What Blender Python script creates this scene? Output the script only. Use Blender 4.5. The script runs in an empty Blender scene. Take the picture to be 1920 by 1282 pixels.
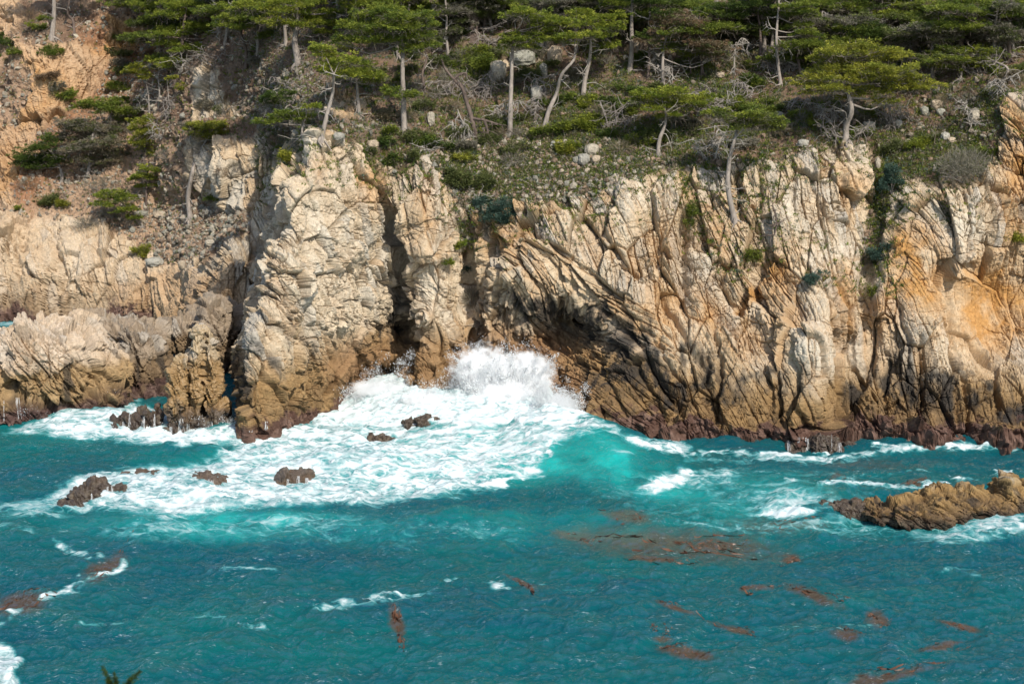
import bpy, math, random
import numpy as np
from mathutils import Vector, Matrix
from mathutils.bvhtree import BVHTree
from concurrent.futures import ThreadPoolExecutor

C = bpy.context.scene.collection
SC = bpy.context.scene

# ------------------------------------------------------------------ camera, sky, sun, exposure
CAM_H, PITCH, FPX = 28.0, math.radians(11.1), 3348.0     # metres, radians, focal length in photo pixels
cd = bpy.data.cameras.new('camera')
cam = bpy.data.objects.new('camera', cd)
C.objects.link(cam)
cam.location = (0, 0, CAM_H)
cam.rotation_euler = (math.pi / 2 - PITCH, 0, 0)
cd.sensor_width = 36.0
cd.lens = 36.0 * FPX / 1920.0
cd.clip_start, cd.clip_end = 0.5, 3000.0
cd.dof.use_dof = True
cd.dof.focus_distance = 114.0
cd.dof.aperture_fstop = 1.7
SC.camera = cam

SUN_AZ, SUN_EL = math.radians(154.0), math.radians(42.0)   # azimuth clockwise from +Y (the view direction)
world = bpy.data.worlds.new('World')
SC.world = world
world.use_nodes = True
wn = world.node_tree
bg = wn.nodes['Background']
sky = wn.nodes.new('ShaderNodeTexSky')
sky.sky_type = 'NISHITA'
sky.sun_disc = False
sky.sun_elevation = SUN_EL
sky.sun_rotation = SUN_AZ
wn.links.new(sky.outputs[0], bg.inputs[0])
bg.inputs[1].default_value = 0.15
sl = bpy.data.lights.new('sun', 'SUN')
sl.energy = 4.7
sl.angle = math.radians(0.53)
sl.color = (1.0, 0.935, 0.825)
sun = bpy.data.objects.new('sun', sl)
C.objects.link(sun)
to_sun = Vector((math.sin(SUN_AZ) * math.cos(SUN_EL), math.cos(SUN_AZ) * math.cos(SUN_EL), math.sin(SUN_EL)))
sun.rotation_euler = to_sun.to_track_quat('Z', 'Y').to_euler()
sun.location = to_sun * 200
SC.view_settings.view_transform = 'Standard'
SC.view_settings.look = 'None'
SC.view_settings.exposure = 0.22
SC.view_settings.gamma = 1.0
SC.cycles.max_bounces = 8
SC.cycles.diffuse_bounces = 3
SC.cycles.volume_bounces = 6
SC.cycles.transparent_max_bounces = 6

# ------------------------------------------------------------------ pixels <-> world
SP, CP = math.sin(PITCH), math.cos(PITCH)
def ray(u, v):
    a, b = (u - 960.0) / FPX, (v - 641.0) / FPX
    return Vector((a, CP - b * SP, -SP - b * CP))
def at_y(u, v, Y):                       # point of the pixel's ray at distance Y
    d = ray(u, v); t = Y / d.y
    return Vector((d.x * t, Y, CAM_H + d.z * t))
def at_z(u, v, z=0.0):                   # point of the pixel's ray at height z
    d = ray(u, v); t = (z - CAM_H) / d.z
    return Vector((d.x * t, d.y * t, z))
def project(X, Y, Z):                    # world arrays -> photo pixels
    dz = Z - CAM_H
    dep = Y * CP - dz * SP
    up = Y * SP + dz * CP
    return 960.0 + FPX * X / dep, 641.0 - FPX * up / dep

# ------------------------------------------------------------------ noise (numpy, threaded)
POOL = ThreadPoolExecutor(4)
def _h(x, y, z, seed):
    with np.errstate(over='ignore'):
        h = (x.astype(np.uint32) * np.uint32(0x8da6b343)) ^ (y.astype(np.uint32) * np.uint32(0xd8163841)) ^ (z.astype(np.uint32) * np.uint32(0xcb1ab31f))
        h = h ^ np.uint32((seed * 0x9E3779B1) & 0xffffffff)
        h ^= h >> np.uint32(15); h *= np.uint32(0x2c1b3c6d)
        h ^= h >> np.uint32(12); h *= np.uint32(0x297a2d39)
        h ^= h >> np.uint32(15)
    return h
def chunked(fn, P, n_out):
    N = len(P); step = 40000
    outs = [np.empty(N, np.float32) for _ in range(n_out)]
    def job(i):
        r = fn(P[i:i + step])
        for o, q in zip(outs, r): o[i:i + step] = q
    list(POOL.map(job, range(0, N, step)))
    return outs
def vnoise(P, seed=0):
    def f(p):
        b = np.floor(p).astype(np.int32); t = (p - b).astype(np.float32)
        t = t * t * t * (t * (t * 6 - 15) + 10)
        r = 0
        for dx in (0, 1):
            wx = t[:, 0] if dx else 1 - t[:, 0]
            for dy in (0, 1):
                wy = t[:, 1] if dy else 1 - t[:, 1]
                for dz in (0, 1):
                    wz = t[:, 2] if dz else 1 - t[:, 2]
                    r = r + wx * wy * wz * (_h(b[:, 0] + dx, b[:, 1] + dy, b[:, 2] + dz, seed).astype(np.float32) * np.float32(2.0 / 4294967296.0) - 1)
        return (r,)
    return chunked(f, P, 1)[0]
def fbm(P, octv=4, seed=0, gain=0.5, lac=2.03):
    r = np.zeros(len(P), np.float32); a = 1.0; tot = 0; q = np.asarray(P, np.float32)
    for k in range(octv):
        r += a * vnoise(q, seed + k * 17); tot += a; a *= gain; q = q * lac + 3.7
    return r / tot * 1.6
def voro(P, seed=0):
    """3-D cells: returns border distance F2-F1, tilt (dot of a random vector with the offset), three random numbers per cell"""
    def f(p):
        b = np.floor(p).astype(np.int32); n = len(p)
        f1 = np.full(n, 9.0, np.float32); f2 = f1.copy(); hid = np.zeros(n, np.uint32)
        vx = np.zeros(n, np.float32); vy = vx.copy(); vz = vx.copy()
        for dx in (-1, 0, 1):
            for dy in (-1, 0, 1):
                for dz in (-1, 0, 1):
                    cx, cy, cz = b[:, 0] + dx, b[:, 1] + dy, b[:, 2] + dz
                    h = _h(cx, cy, cz, seed)
                    ax = cx + (h & np.uint32(1023)).astype(np.float32) / 1023 - p[:, 0]
                    ay = cy + ((h >> np.uint32(10)) & np.uint32(1023)).astype(np.float32) / 1023 - p[:, 1]
                    az = cz + ((h >> np.uint32(20)) & np.uint32(1023)).astype(np.float32) / 1023 - p[:, 2]
                    d = np.sqrt(ax * ax + ay * ay + az * az)
                    m = d < f1
                    f2 = np.where(m, f1, np.minimum(f2, d)); f1 = np.where(m, d, f1)
                    hid = np.where(m, h, hid); vx = np.where(m, ax, vx); vy = np.where(m, ay, vy); vz = np.where(m, az, vz)
        z = np.zeros(n, np.int32)
        a = _h(hid, z, z, 5); c = _h(hid, z, z, 6)
        g = lambda q, s: ((q >> np.uint32(s)) & np.uint32(1023)).astype(np.float32) / 1023
        tilt = vx * (g(c, 0) * 2 - 1) + vy * (g(c, 10) * 2 - 1) * .4 + vz * (g(c, 20) * 2 - 1)
        return f2 - f1, tilt, g(a, 0), g(a, 10), g(a, 20)
    return chunked(f, np.asarray(P, np.float32), 5)
def cellrand(ia, ib, seed, k=3):
    z = np.zeros(len(ia), np.int32); h = _h(ia.astype(np.int32), ib.astype(np.int32), z, seed)
    return [((h >> np.uint32(10 * q)) & np.uint32(1023)).astype(np.float32) / 1023 for q in range(k)]
def slabs(Pq, deg, spacing, length, seed, warp, cw=0.09):
    """jointed rock: long parallel slabs with sharp steps, broken across at random; height (-1..1), crack mask, random tint"""
    an = np.radians(deg); c, s = np.cos(an), np.sin(an)
    x = Pq[:, 0] * c + Pq[:, 2] * s; z = -Pq[:, 0] * s + Pq[:, 2] * c
    a = (x + .35 * Pq[:, 1]) / spacing + warp[0]
    a = a + .30 * np.sin(a * 1.7 + seed) + .16 * np.sin(a * 4.1 + 2 * seed)
    ia = np.floor(a); fa = a - ia
    r0, r1, _ = cellrand(ia, ia * 0, seed)
    b = z / length * (.6 + .9 * r1) + r0 * 7 + (.8 * (fa - .5) * (r0 - .5)) + warp[1] * .5
    ib = np.floor(b); fb = b - ib
    q0, q1, q2 = cellrand(ia, ib, seed + 1)
    _, t1, t2 = cellrand(ia, ib, seed + 2)
    h = (q0 * 2 - 1) * .75 + (fa - .5) * (q1 * 2 - .75) * 1.3 + (fb - .5) * (q2 * 2 - 1.1) * 1.2
    ea = np.minimum(fa, 1 - fa); eb = np.minimum(fb, 1 - fb) * length / spacing * .7
    ck = np.maximum(1 - sstep(0, cw, ea) , (1 - sstep(0, cw, eb)) * (q2 > .3) * .8)
    return h.astype(np.float32), ck.astype(np.float32), t1, t2
def sstep(a, b, x):
    t = np.clip((x - a) / (b - a), 0, 1); return t * t * (3 - 2 * t)
def mix(a, b, t):
    t = np.asarray(t)[:, None]; return a * (1 - t) + np.asarray(b, np.float32) * t
def blob(U, V, cu, cv, ru, rv, rot=0.0, p=2.0):
    c, s = math.cos(math.radians(rot)), math.sin(math.radians(rot))
    a = ((U - cu) * c + (V - cv) * s) / ru; b = (-(U - cu) * s + (V - cv) * c) / rv
    return np.exp(-(a * a + b * b) ** (p / 2))
def line_dist(U, V, pts, rad):
    """distance in pixels to a polyline, and how far along it, for points within rad (others get 1e9)"""
    pts = np.asarray(pts, np.float32)
    best = np.full(U.shape, 1e9, np.float32); tt = np.zeros(U.shape, np.float32)
    lo, hi = pts[:, :2].min(0) - rad, pts[:, :2].max(0) + rad
    idx = np.nonzero((U > lo[0]) & (U < hi[0]) & (V > lo[1]) & (V < hi[1]))[0]
    if len(idx) == 0: return best, tt
    u, v = U[idx], V[idx]; bb = best[idx]; bt = tt[idx]; n = len(pts) - 1
    for k in range(n):
        (x0, y0), (x1, y1) = pts[k][:2], pts[k + 1][:2]
        dx, dy = x1 - x0, y1 - y0; L = dx * dx + dy * dy + 1e-9
        t = np.clip(((u - x0) * dx + (v - y0) * dy) / L, 0, 1)
        d = np.hypot(u - x0 - t * dx, v - y0 - t * dy)
        m = d < bb; bb = np.where(m, d, bb); bt = np.where(m, (k + t) / n, bt)
    best[idx] = bb; tt[idx] = bt
    return best, tt
def poly_in(U, V, poly, soft=10.0):
    """soft inside mask of a polygon given in pixels"""
    p = np.asarray(poly, np.float32); out = np.zeros(U.shape, np.float32)
    lo, hi = p.min(0) - soft * 2, p.max(0) + soft * 2
    idx = np.nonzero((U > lo[0]) & (U < hi[0]) & (V > lo[1]) & (V < hi[1]))[0]
    if len(idx) == 0: return out
    u, v = U[idx], V[idx]; inside = np.zeros(len(idx), bool); d = np.full(len(idx), 1e9, np.float32)
    for k in range(len(p)):
        (x0, y0), (x1, y1) = p[k], p[(k + 1) % len(p)]
        c = ((y0 > v) != (y1 > v)) & (u < (x1 - x0) * (v - y0) / (y1 - y0 + 1e-9) + x0); inside ^= c
        dx, dy = x1 - x0, y1 - y0
        t = np.clip(((u - x0) * dx + (v - y0) * dy) / (dx * dx + dy * dy + 1e-9), 0, 1)
        d = np.minimum(d, np.hypot(u - x0 - t * dx, v - y0 - t * dy))
    s = np.where(inside, d, -d)
    out[idx] = sstep(-soft, soft, s)
    return out

# ------------------------------------------------------------------ object helpers
def tag(o, label=None, cat=None, group=None, kind=None):
    if label: o['label'] = label
    if cat: o['category'] = cat
    if group: o['group'] = group
    if kind: o['kind'] = kind
    return o
def empty(name, loc):
    o = bpy.data.objects.new(name, None); C.objects.link(o); o.location = loc; o.empty_display_size = 0.3
    return o
def mesh_np(name, verts, faces, mat, parent=None, smooth=True, attrs=None, link=True):
    """verts (N,3); faces (M,3) or (M,4) or a list of such arrays; attrs {name: (N,3) colour or (N,) float}; world coordinates"""
    me = bpy.data.meshes.new(name)
    verts = np.ascontiguousarray(verts, np.float32)
    if parent is not None: verts = verts - np.array(parent.location, np.float32)
    fl = faces if isinstance(faces, list) else [faces]
    fl = [np.asarray(f, np.int32) for f in fl if len(f)]
    me.vertices.add(len(verts)); me.vertices.foreach_set('co', verts.ravel())
    nl = sum(f.size for f in fl); npoly = sum(len(f) for f in fl)
    me.loops.add(nl); me.loops.foreach_set('vertex_index', np.concatenate([f.ravel() for f in fl]))
    me.polygons.add(npoly)
    tot = np.concatenate([np.full(len(f), f.shape[1], np.int32) for f in fl])
    start = np.concatenate([[0], np.cumsum(tot)[:-1]]).astype(np.int32)
    me.polygons.foreach_set('loop_start', start)
    me.polygons.foreach_set('use_smooth', np.full(npoly, smooth, bool))
    me.update(calc_edges=True)
    for k, a in (attrs or {}).items():
        a = np.asarray(a, np.float32)
        if a.ndim == 1:
            at = me.attributes.new(k, 'FLOAT', 'POINT'); at.data.foreach_set('value', a)
        else:
            at = me.attributes.new(k, 'FLOAT_COLOR', 'POINT')
            at.data.foreach_set('color', np.concatenate([a, np.ones((len(a), 1), np.float32)], 1).ravel())
    if mat: me.materials.append(mat)
    o = bpy.data.objects.new(name, me)
    if link: C.objects.link(o)
    if parent is not None: o.parent = parent
    return o
def grid_faces(nr, nc):
    i = np.arange(nr * nc, dtype=np.int32).reshape(nr, nc)
    return np.stack([i[:-1, :-1].ravel(), i[:-1, 1:].ravel(), i[1:, 1:].ravel(), i[1:, :-1].ravel()], 1)

# ------------------------------------------------------------------ materials
def new_mat(name):
    m = bpy.data.materials.new(name); m.use_nodes = True
    nt = m.node_tree; b = nt.nodes['Principled BSDF']
    return m, nt, b
def N(nt, typ, **kw):
    n = nt.nodes.new(typ)
    for k, v in kw.items():
        if k.startswith('i_'): n.inputs[int(k[2:]) if k[2:].isdigit() else k[2:].replace('_', ' ')].default_value = v
        else: setattr(n, k, v)
    return n
def math_n(nt, op, a, b=None, clamp=False):
    n = nt.nodes.new('ShaderNodeMath'); n.operation = op; n.use_clamp = clamp
    for i, x in enumerate((a, b)):
        if x is None: continue
        if isinstance(x, (int, float)): n.inputs[i].default_value = x
        else: nt.links.new(x, n.inputs[i])
    return n.outputs[0]
def maprange(nt, x, a, b, c, d, smooth=False):
    n = nt.nodes.new('ShaderNodeMapRange')
    if smooth: n.interpolation_type = 'SMOOTHSTEP'
    nt.links.new(x, n.inputs[0])
    for i, q in enumerate((a, b, c, d)): n.inputs[i + 1].default_value = q
    return n.outputs[0]
def mixcol(nt, fac, a, b, mode='MIX'):
    n = nt.nodes.new('ShaderNodeMix'); n.data_type = 'RGBA'; n.blend_type = mode
    for s, x in ((n.inputs[0], fac), (n.inputs[6], a), (n.inputs[7], b)):
        if isinstance(x, (int, float)): s.default_value = x
        elif isinstance(x, tuple): s.default_value = (*x, 1.0)
        else: nt.links.new(x, s)
    return n.outputs[2]
def noise_n(nt, vec, scale, detail=4.0, rough=0.6, dist=0.0):
    n = nt.nodes.new('ShaderNodeTexNoise')
    n.inputs['Scale'].default_value = scale; n.inputs['Detail'].default_value = detail
    n.inputs['Roughness'].default_value = rough; n.inputs['Distortion'].default_value = dist
    if vec is not None: nt.links.new(vec, n.inputs['Vector'])
    return n.outputs['Fac']
def geo_pos(nt, scale=(1, 1, 1)):
    g = nt.nodes.new('ShaderNodeNewGeometry')
    m = nt.nodes.new('ShaderNodeMapping'); m.inputs['Scale'].default_value = scale
    nt.links.new(g.outputs['Position'], m.inputs[0])
    return m.outputs[0]

def rock_material(name, bump=0.035):
    m, nt, b = new_mat(name)
    at = N(nt, 'ShaderNodeAttribute', attribute_name='Col')
    p = geo_pos(nt)
    n1 = noise_n(nt, p, 3.4, 7, 0.78)
    n2 = noise_n(nt, geo_pos(nt, (4.0, 4.0, 0.7)), 2.5, 6, 0.7)
    f = math_n(nt, 'MULTIPLY', maprange(nt, n1, 0.25, 0.75, 0.66, 1.26), maprange(nt, n2, 0.25, 0.75, 0.78, 1.18))
    cc = nt.nodes.new('ShaderNodeCombineColor')
    for i in range(3): nt.links.new(f, cc.inputs[i])
    col = mixcol(nt, 1.0, at.outputs['Color'], cc.outputs[0], 'MULTIPLY')
    nt.links.new(col, b.inputs['Base Color'])
    b.inputs['Roughness'].default_value = 0.9
    b.inputs['Specular IOR Level'].default_value = 0.2
    hb = math_n(nt, 'ADD', noise_n(nt, p, 7.0, 8, 0.78), math_n(nt, 'MULTIPLY', n2, 0.8))
    bn = nt.nodes.new('ShaderNodeBump'); bn.inputs['Strength'].default_value = 0.9; bn.inputs['Distance'].default_value = bump * 3
    nt.links.new(hb, bn.inputs['Height']); nt.links.new(bn.outputs[0], b.inputs['Normal'])
    return m
def flat_mat(name, col, rough=0.85, var=0.3, scale=3.0, spec=0.2, bump=0.0, stretch=(1, 1, 1)):
    m, nt, b = new_mat(name)
    p = geo_pos(nt, stretch); n = noise_n(nt, p, scale, 5, 0.65)
    a = tuple(c * (1 - var) for c in col); d = tuple(min(1, c * (1 + var)) for c in col)
    nt.links.new(mixcol(nt, maprange(nt, n, 0.25, 0.75, 0, 1), a, d), b.inputs['Base Color'])
    b.inputs['Roughness'].default_value = rough; b.inputs['Specular IOR Level'].default_value = spec
    if bump:
        bn = nt.nodes.new('ShaderNodeBump'); bn.inputs['Distance'].default_value = bump
        nt.links.new(noise_n(nt, p, scale * 3, 5, 0.7), bn.inputs['Height']); nt.links.new(bn.outputs[0], b.inputs['Normal'])
    return m
def leaf_material(name, transl=0.4):
    m, nt, b = new_mat(name)
    at = N(nt, 'ShaderNodeAttribute', attribute_name='Col')
    nt.links.new(at.outputs['Color'], b.inputs['Base Color'])
    b.inputs['Roughness'].default_value = 0.7; b.inputs['Specular IOR Level'].default_value = 0.15
    t = nt.nodes.new('ShaderNodeBsdfTranslucent'); nt.links.new(at.outputs['Color'], t.inputs[0])
    mx = nt.nodes.new('ShaderNodeMixShader'); mx.inputs[0].default_value = transl
    nt.links.new(b.outputs[0], mx.inputs[1]); nt.links.new(t.outputs[0], mx.inputs[2])
    nt.links.new(mx.outputs[0], nt.nodes['Material Output'].inputs[0])
    return m
M_ROCK = rock_material('coastal_rock')
M_LEAF = leaf_material('cypress_foliage')
M_BARK = flat_mat('grey_bark', (0.25, 0.215, 0.185), 0.9, 0.45, 2.5, bump=0.03, stretch=(2, 2, 0.6))
M_DARKBARK = flat_mat('dark_bark', (0.12, 0.09, 0.075), 0.9, 0.45, 2.5, bump=0.03, stretch=(2, 2, 0.6))
M_DEAD = flat_mat('bleached_dead_wood', (0.31, 0.28, 0.245), 0.85, 0.3, 3.0, bump=0.02)
M_TWIG = flat_mat('grey_twigs', (0.24, 0.21, 0.185), 0.9, 0.4, 1.5)
# ------------------------------------------------------------------ the cliff and hillside: one sheet y(x, z)
CTRL = [  # pixel u, v of the photograph and estimated distance Y in metres
 # far left cove wall and slope
 (-200,600,152),(0,598,152),(150,590,152.5),(290,600,150),(0,560,153),(0,500,154.5),(0,430,157),(120,480,154),(120,560,152),(240,450,155.5),(250,560,150.5),
 (330,500,150),(330,560,147),(370,600,141),(370,560,142),(390,500,144),(330,440,153),(380,430,151),(470,385,147),(462,415,146),(450,440,144),(440,470,140),(425,500,138),(405,545,138),(395,600,138),(370,650,138),(300,390,159),(100,390,162),(0,390,163),(-200,390,165),
 (0,300,167),(100,250,167.5),(90,150,170),(200,180,173),(0,200,173),(-200,200,174),(100,70,173.5),(0,60,178),(0,0,182),(-200,0,184),(260,100,177),(230,60,176),(300,60,173),(270,0,180),
 (420,395,151),(420,330,149),(420,265,150.5),(490,300,147),(395,180,156),(390,125,158),(450,200,155),(340,300,154),(300,250,160),(250,300,162),(200,350,162),
 (500,230,149),(500,100,152),(500,0,160),(400,60,162),
 # main buttress
 (440,800,114),(435,700,114.4),(455,600,115.3),(500,500,116.8),(530,400,118.6),(575,300,121),(600,262,122),(520,330,121.5),(560,800,114.2),(560,700,114.8),(560,600,115.8),
 (600,500,117.4),(620,400,119.3),(640,300,121.8),(640,600,117.2),(640,700,119.0),(645,725,120.6),(685,620,122.0),(700,540,122.6),(715,590,124.5),(690,690,123),(695,450,121.9),(690,380,121.6),(715,490,123.6),(660,560,118.6),
 (745,610,130),(750,520,127),(740,440,124.6),(742,680,130),(722,640,125),(720,370,122.6),(720,330,123.2),
 # pillar
 (768,720,118.9),(790,735,118.2),(835,735,119.2),(800,600,118.9),(800,480,119.9),(795,400,121),(790,340,122.2),(800,305,122.8),(845,640,120.4),(840,540,120.6),
 # recess, arch, cave
 (872,560,124.3),(884,635,124),(872,480,123.6),(862,520,124),(860,425,122.6),(900,430,122.4),(905,600,120.8),(900,640,121.2),(900,690,121.4),(940,625,121.2),(950,690,121.8),(1000,612,121.4),(1000,650,121.8),(1000,690,122.2),(1072,602,124.2),(1088,590,123.8),(1050,655,122),
 (1000,562,119.3),(950,520,119),(1080,562,118.4),(1000,480,118.8),(1050,420,119.4),(950,440,120.9),(930,405,122),(1060,720,118.5),(1055,675,120),(1040,760,118),
 (1120,600,116.8),(1150,700,114.4),(1200,790,112),(1105,775,113.8),(1250,830,110.2),(1200,600,115.5),(1180,500,117.4),(1180,400,118.7),(1180,345,120.3),
 (1280,700,112.7),(1300,600,115.3),(1300,500,117),(1300,400,119.3),(1280,330,121.2),(1250,450,118.2),
 # lip of the cliff
 (850,310,124.3),(880,390,122.9),(950,300,125),(950,370,122.8),(1050,300,124.8),(1050,390,121.2),(1100,330,122.8),
 # right wall
 (1400,810,110.4),(1400,700,111.9),(1330,760,111.6),(1400,600,115.2),(1400,500,116.5),(1400,400,118.5),(1400,320,120.5),(1450,650,113.2),
 (1520,650,110.1),(1535,700,109.9),(1530,760,109.4),(1495,580,112.9),(1545,590,112),(1585,650,114.2),(1590,760,112.4),(1500,450,116.4),(1550,400,117.6),(1500,330,119.2),
 (1650,800,110.4),(1650,600,113.4),(1655,500,115.6),(1655,400,119.2),(1645,310,121.4),(1600,275,120.4),(1600,340,118.6),(1720,560,113),(1720,465,114.6),(1720,680,112),(1700,390,117),
 (1800,485,113.2),(1820,400,114.8),(1800,350,116.2),(1760,380,115.8),(1790,515,115.4),(1850,550,117),(1850,640,116.2),(1790,640,113),(1850,700,112.3),(1850,790,110.5),(1910,720,111.5),(1750,800,110.3),
 (1880,420,115),(1920,240,118),(1895,180,120.4),(1915,330,116.9),(1925,450,115.6),(1860,300,118.4),
 (1500,835,109.6),(1750,832,109.7),(1920,832,109.7),(2150,832,109.5),(2150,600,113.5),(2150,450,115.5),(2150,220,118.5),(2150,100,125),
 # wooded slope
 (600,200,128),(550,235,131),(700,270,124.2),(750,240,125.6),(750,150,131),(900,250,126.7),(900,150,131.6),(900,50,137),(1100,250,126.2),(1100,150,131),(1100,50,136.5),(1300,250,124.6),(1300,150,130),
 (1300,50,136),(1500,250,122.4),(1500,150,128.5),(1500,50,134.5),(1700,260,122.6),(1760,200,124.8),(1700,100,131.5),(1900,100,127.6),(1900,0,136),(1700,0,138),(1500,0,139),(1300,0,140),(1100,0,140.5),
 (900,0,141.5),(700,0,145),(600,100,139),(650,50,142),
]
pts = [tuple(at_y(u, v, Y)) for u, v, Y in CTRL]
EDGE = [(-18.3, 114.2, -1), (-18.1, 114.2, 2), (-17.9, 115, 5), (-17.2, 116, 8), (-16.6, 117.5, 11), (-15.9, 120, 14), (-15.2, 121.4, 16.3)]
for (ex, ey, ez) in EDGE: pts += [(ex + .25, ey, ez), (ex - .75, ey + (21 if ez < 13 else 19), ez), (ex - 1.6, ey + 24, ez)]
pts += [(-60, 152, -1.5), (-40, 151, -1.5), (-26, 146, -1.5), (-14, 113.8, -1.5), (-7.4, 123, -1.5), (0, 129, -1.5), (5, 113.5, -1.5), (12, 109.2, -1.5), (30, 109, -1.5), (50, 109, -1.5),
        (-75, 215, 42), (-45, 205, 42), (-20, 186, 42), (0, 166, 42), (25, 161, 42), (55, 160, 42), (-75, 160, 8), (-75, 175, 18)]
cp = np.array(pts, np.float64)
def rbf_y(x, z):
    A = np.hypot(cp[:, None, 0] - cp[None, :, 0], cp[:, None, 2] - cp[None, :, 2])
    n = len(cp)
    M = np.zeros((n + 3, n + 3)); M[:n, :n] = -A + np.eye(n) * 0.02
    Pm = np.stack([np.ones(n), cp[:, 0], cp[:, 2]], 1); M[:n, n:] = Pm; M[n:, :n] = Pm.T
    w = np.linalg.solve(M, np.concatenate([cp[:, 1], np.zeros(3)]))
    out = np.zeros(len(x))
    for i in range(0, len(x), 20000):
        X, Z = x[i:i + 20000], z[i:i + 20000]
        D = np.hypot(X[:, None] - cp[None, :, 0], Z[:, None] - cp[None, :, 2])
        out[i:i + 20000] = -D @ w[:n] + w[n] + w[n + 1] * X + w[n + 2] * Z
    return out
def steps(*segs):
    r = []
    for a, b, s in segs: r.append(np.arange(a, b - s * 0.3, s))
    return np.concatenate(r + [[segs[-1][1]]])
xs = steps((-66, -38, 0.16), (-38, -24, 0.1), (-24, 36, 0.062), (36, 48, 0.2))
zs = steps((-1.5, 0, 0.15), (0, 19, 0.040), (19, 29.5, 0.055), (29.5, 42, 0.4))
# coarse solve, then bicubic-ish upsample by separable smooth interpolation
cx = np.arange(-67, 49.5, 0.4); cz = np.arange(-1.8, 42.6, 0.28)
CX, CZ = np.meshgrid(cx, cz)
cy = rbf_y(CX.ravel(), CZ.ravel()).reshape(CX.shape)
def upsample(g, xq, zq):
    tmp = np.stack([np.interp(xq, cx, r) for r in g])
    return np.stack([np.interp(zq, cz, tmp[:, j]) for j in range(tmp.shape[1])], 1)
def soft(g, k):
    for _ in range(k):
        g = np.pad(g, 1, 'edge')
        g = (g[:-2] + 2 * g[1:-1] + g[2:]) / 4
        g = (g[:, :-2] + 2 * g[:, 1:-1] + g[:, 2:]) / 4
    return g
base = upsample(soft(cy, 1), xs, zs)
base = soft(base, 3)
gz, gx = np.gradient(base, zs, xs)
nx, ny, nz = soft(gx, 6), -np.ones_like(base), soft(gz, 6)
ln = np.sqrt(nx * nx + ny * ny + nz * nz); nx /= ln; ny /= ln; nz /= ln
# spread the columns of each row by length along the surface, so that walls facing sideways are as finely divided as the front
dens = np.interp((xs[1:] + xs[:-1]) / 2, [-66, -38, -37, -24, -23.5, 36, 36.5, 48], [.35, .35, .6, .6, 1, 1, .3, .3])
NR, NC = len(zs), 2300
ds = np.sqrt(np.diff(xs)[None] ** 2 + (0.75 * np.diff(soft(base, 6), axis=1)) ** 2)
ds = np.minimum(ds, np.diff(xs)[None] * 14) * dens[None]
cs = np.concatenate([np.zeros((NR, 1)), np.cumsum(ds, 1)], 1); cs /= cs[:, -1:]
cs = soft(cs, 12); cs = (cs - cs[:, :1]) / (cs[:, -1:] - cs[:, :1])
tq = np.linspace(0, 1, NC); X = np.empty((NR, NC)); Y = X.copy(); nn = np.empty((NR, NC, 3))
for r in range(NR):
    X[r] = np.interp(tq, cs[r], xs); Y[r] = np.interp(X[r], xs, base[r])
    for k, q in enumerate((nx, ny, nz)): nn[r, :, k] = np.interp(X[r], xs, q[r])
X = X.ravel().astype(np.float32); Y = Y.ravel().astype(np.float32); Z = np.repeat(zs, NC).astype(np.float32)
Nrm = nn.reshape(-1, 3).astype(np.float32); Nrm /= np.linalg.norm(Nrm, axis=1, keepdims=True)
P = np.stack([X, Y, Z], 1)
U, V = project(X, Y, Z)
w1 = fbm(P * 0.35, 3, 11); w2 = fbm(P * 0.35 + 40, 3, 12); wf = fbm(P * 1.3, 3, 13); wf2 = fbm(P * 1.3 + 9, 3, 14)
Uj, Vj = U + 10 * w1 + 7 * wf, V + 10 * w2 + 7 * wf2

# --- where bare rock ends and the soil slope begins
lip_u = [-400, 0, 100, 200, 260, 310, 400, 450, 476, 500, 560, 620, 680, 740, 770, 800, 830, 870, 930, 980, 1040, 1100, 1150, 1200, 1280, 1340, 1400, 1460, 1540, 1635, 1660, 1700, 1760, 1840, 1875, 1895, 2300]
lip_v = [410, 412, 402, 420, 455, 490, 490, 450, 380, 300, 258, 262, 290, 330, 310, 298, 340, 395, 405, 390, 383, 365, 335, 330, 315, 322, 305, 295, 268, 264, 330, 330, 345, 330, 230, 182, 180]
lip = np.interp(Uj, lip_u, lip_v)
far = sstep(126, 134, Y) * (U < 620)                    # belongs to the far left slope
rockm = sstep(-10, 14, Vj - lip)
rockm = np.maximum(rockm, poly_in(Uj, Vj, [(340, 270), (380, 245), (440, 262), (500, 250), (512, 400), (400, 400), (372, 340), (345, 320)], 8))
rockm = np.maximum(rockm, poly_in(Uj, Vj, [(372, 130), (400, 115), (420, 160), (440, 215), (400, 235), (360, 225), (365, 175)], 7))
rockm = np.maximum(rockm, poly_in(Uj, Vj, [(30, 85), (150, 75), (168, 140), (120, 220), (60, 245), (25, 240), (60, 170)], 10))
rockm = np.maximum(rockm, .9 * poly_in(Uj, Vj, [(-60, 235), (60, 235), (75, 290), (30, 340), (20, 395), (-60, 400)], 10))
rockm = np.maximum(rockm, .85 * poly_in(Uj, Vj, [(150, 80), (225, 90), (190, 170), (140, 215)], 10))
rockm = np.maximum(rockm, poly_in(Uj, Vj, [(-10, -10), (40, -10), (38, 60), (10, 70), (-10, 60)], 7))
rockm = np.maximum(rockm, poly_in(Uj, Vj, [(205, 40), (262, 38), (255, 92), (200, 100)], 7))
for q in ((650, 195, 60, 30), (1420, 215, 20, 14), (940, 130, 22, 20), (1010, 100, 30, 28), (1185, 90, 16, 20), (1600, 170, 30, 15)):
    rockm = np.maximum(rockm, 0.9 * (blob(Uj, Vj, *q) > 0.5))
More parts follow.
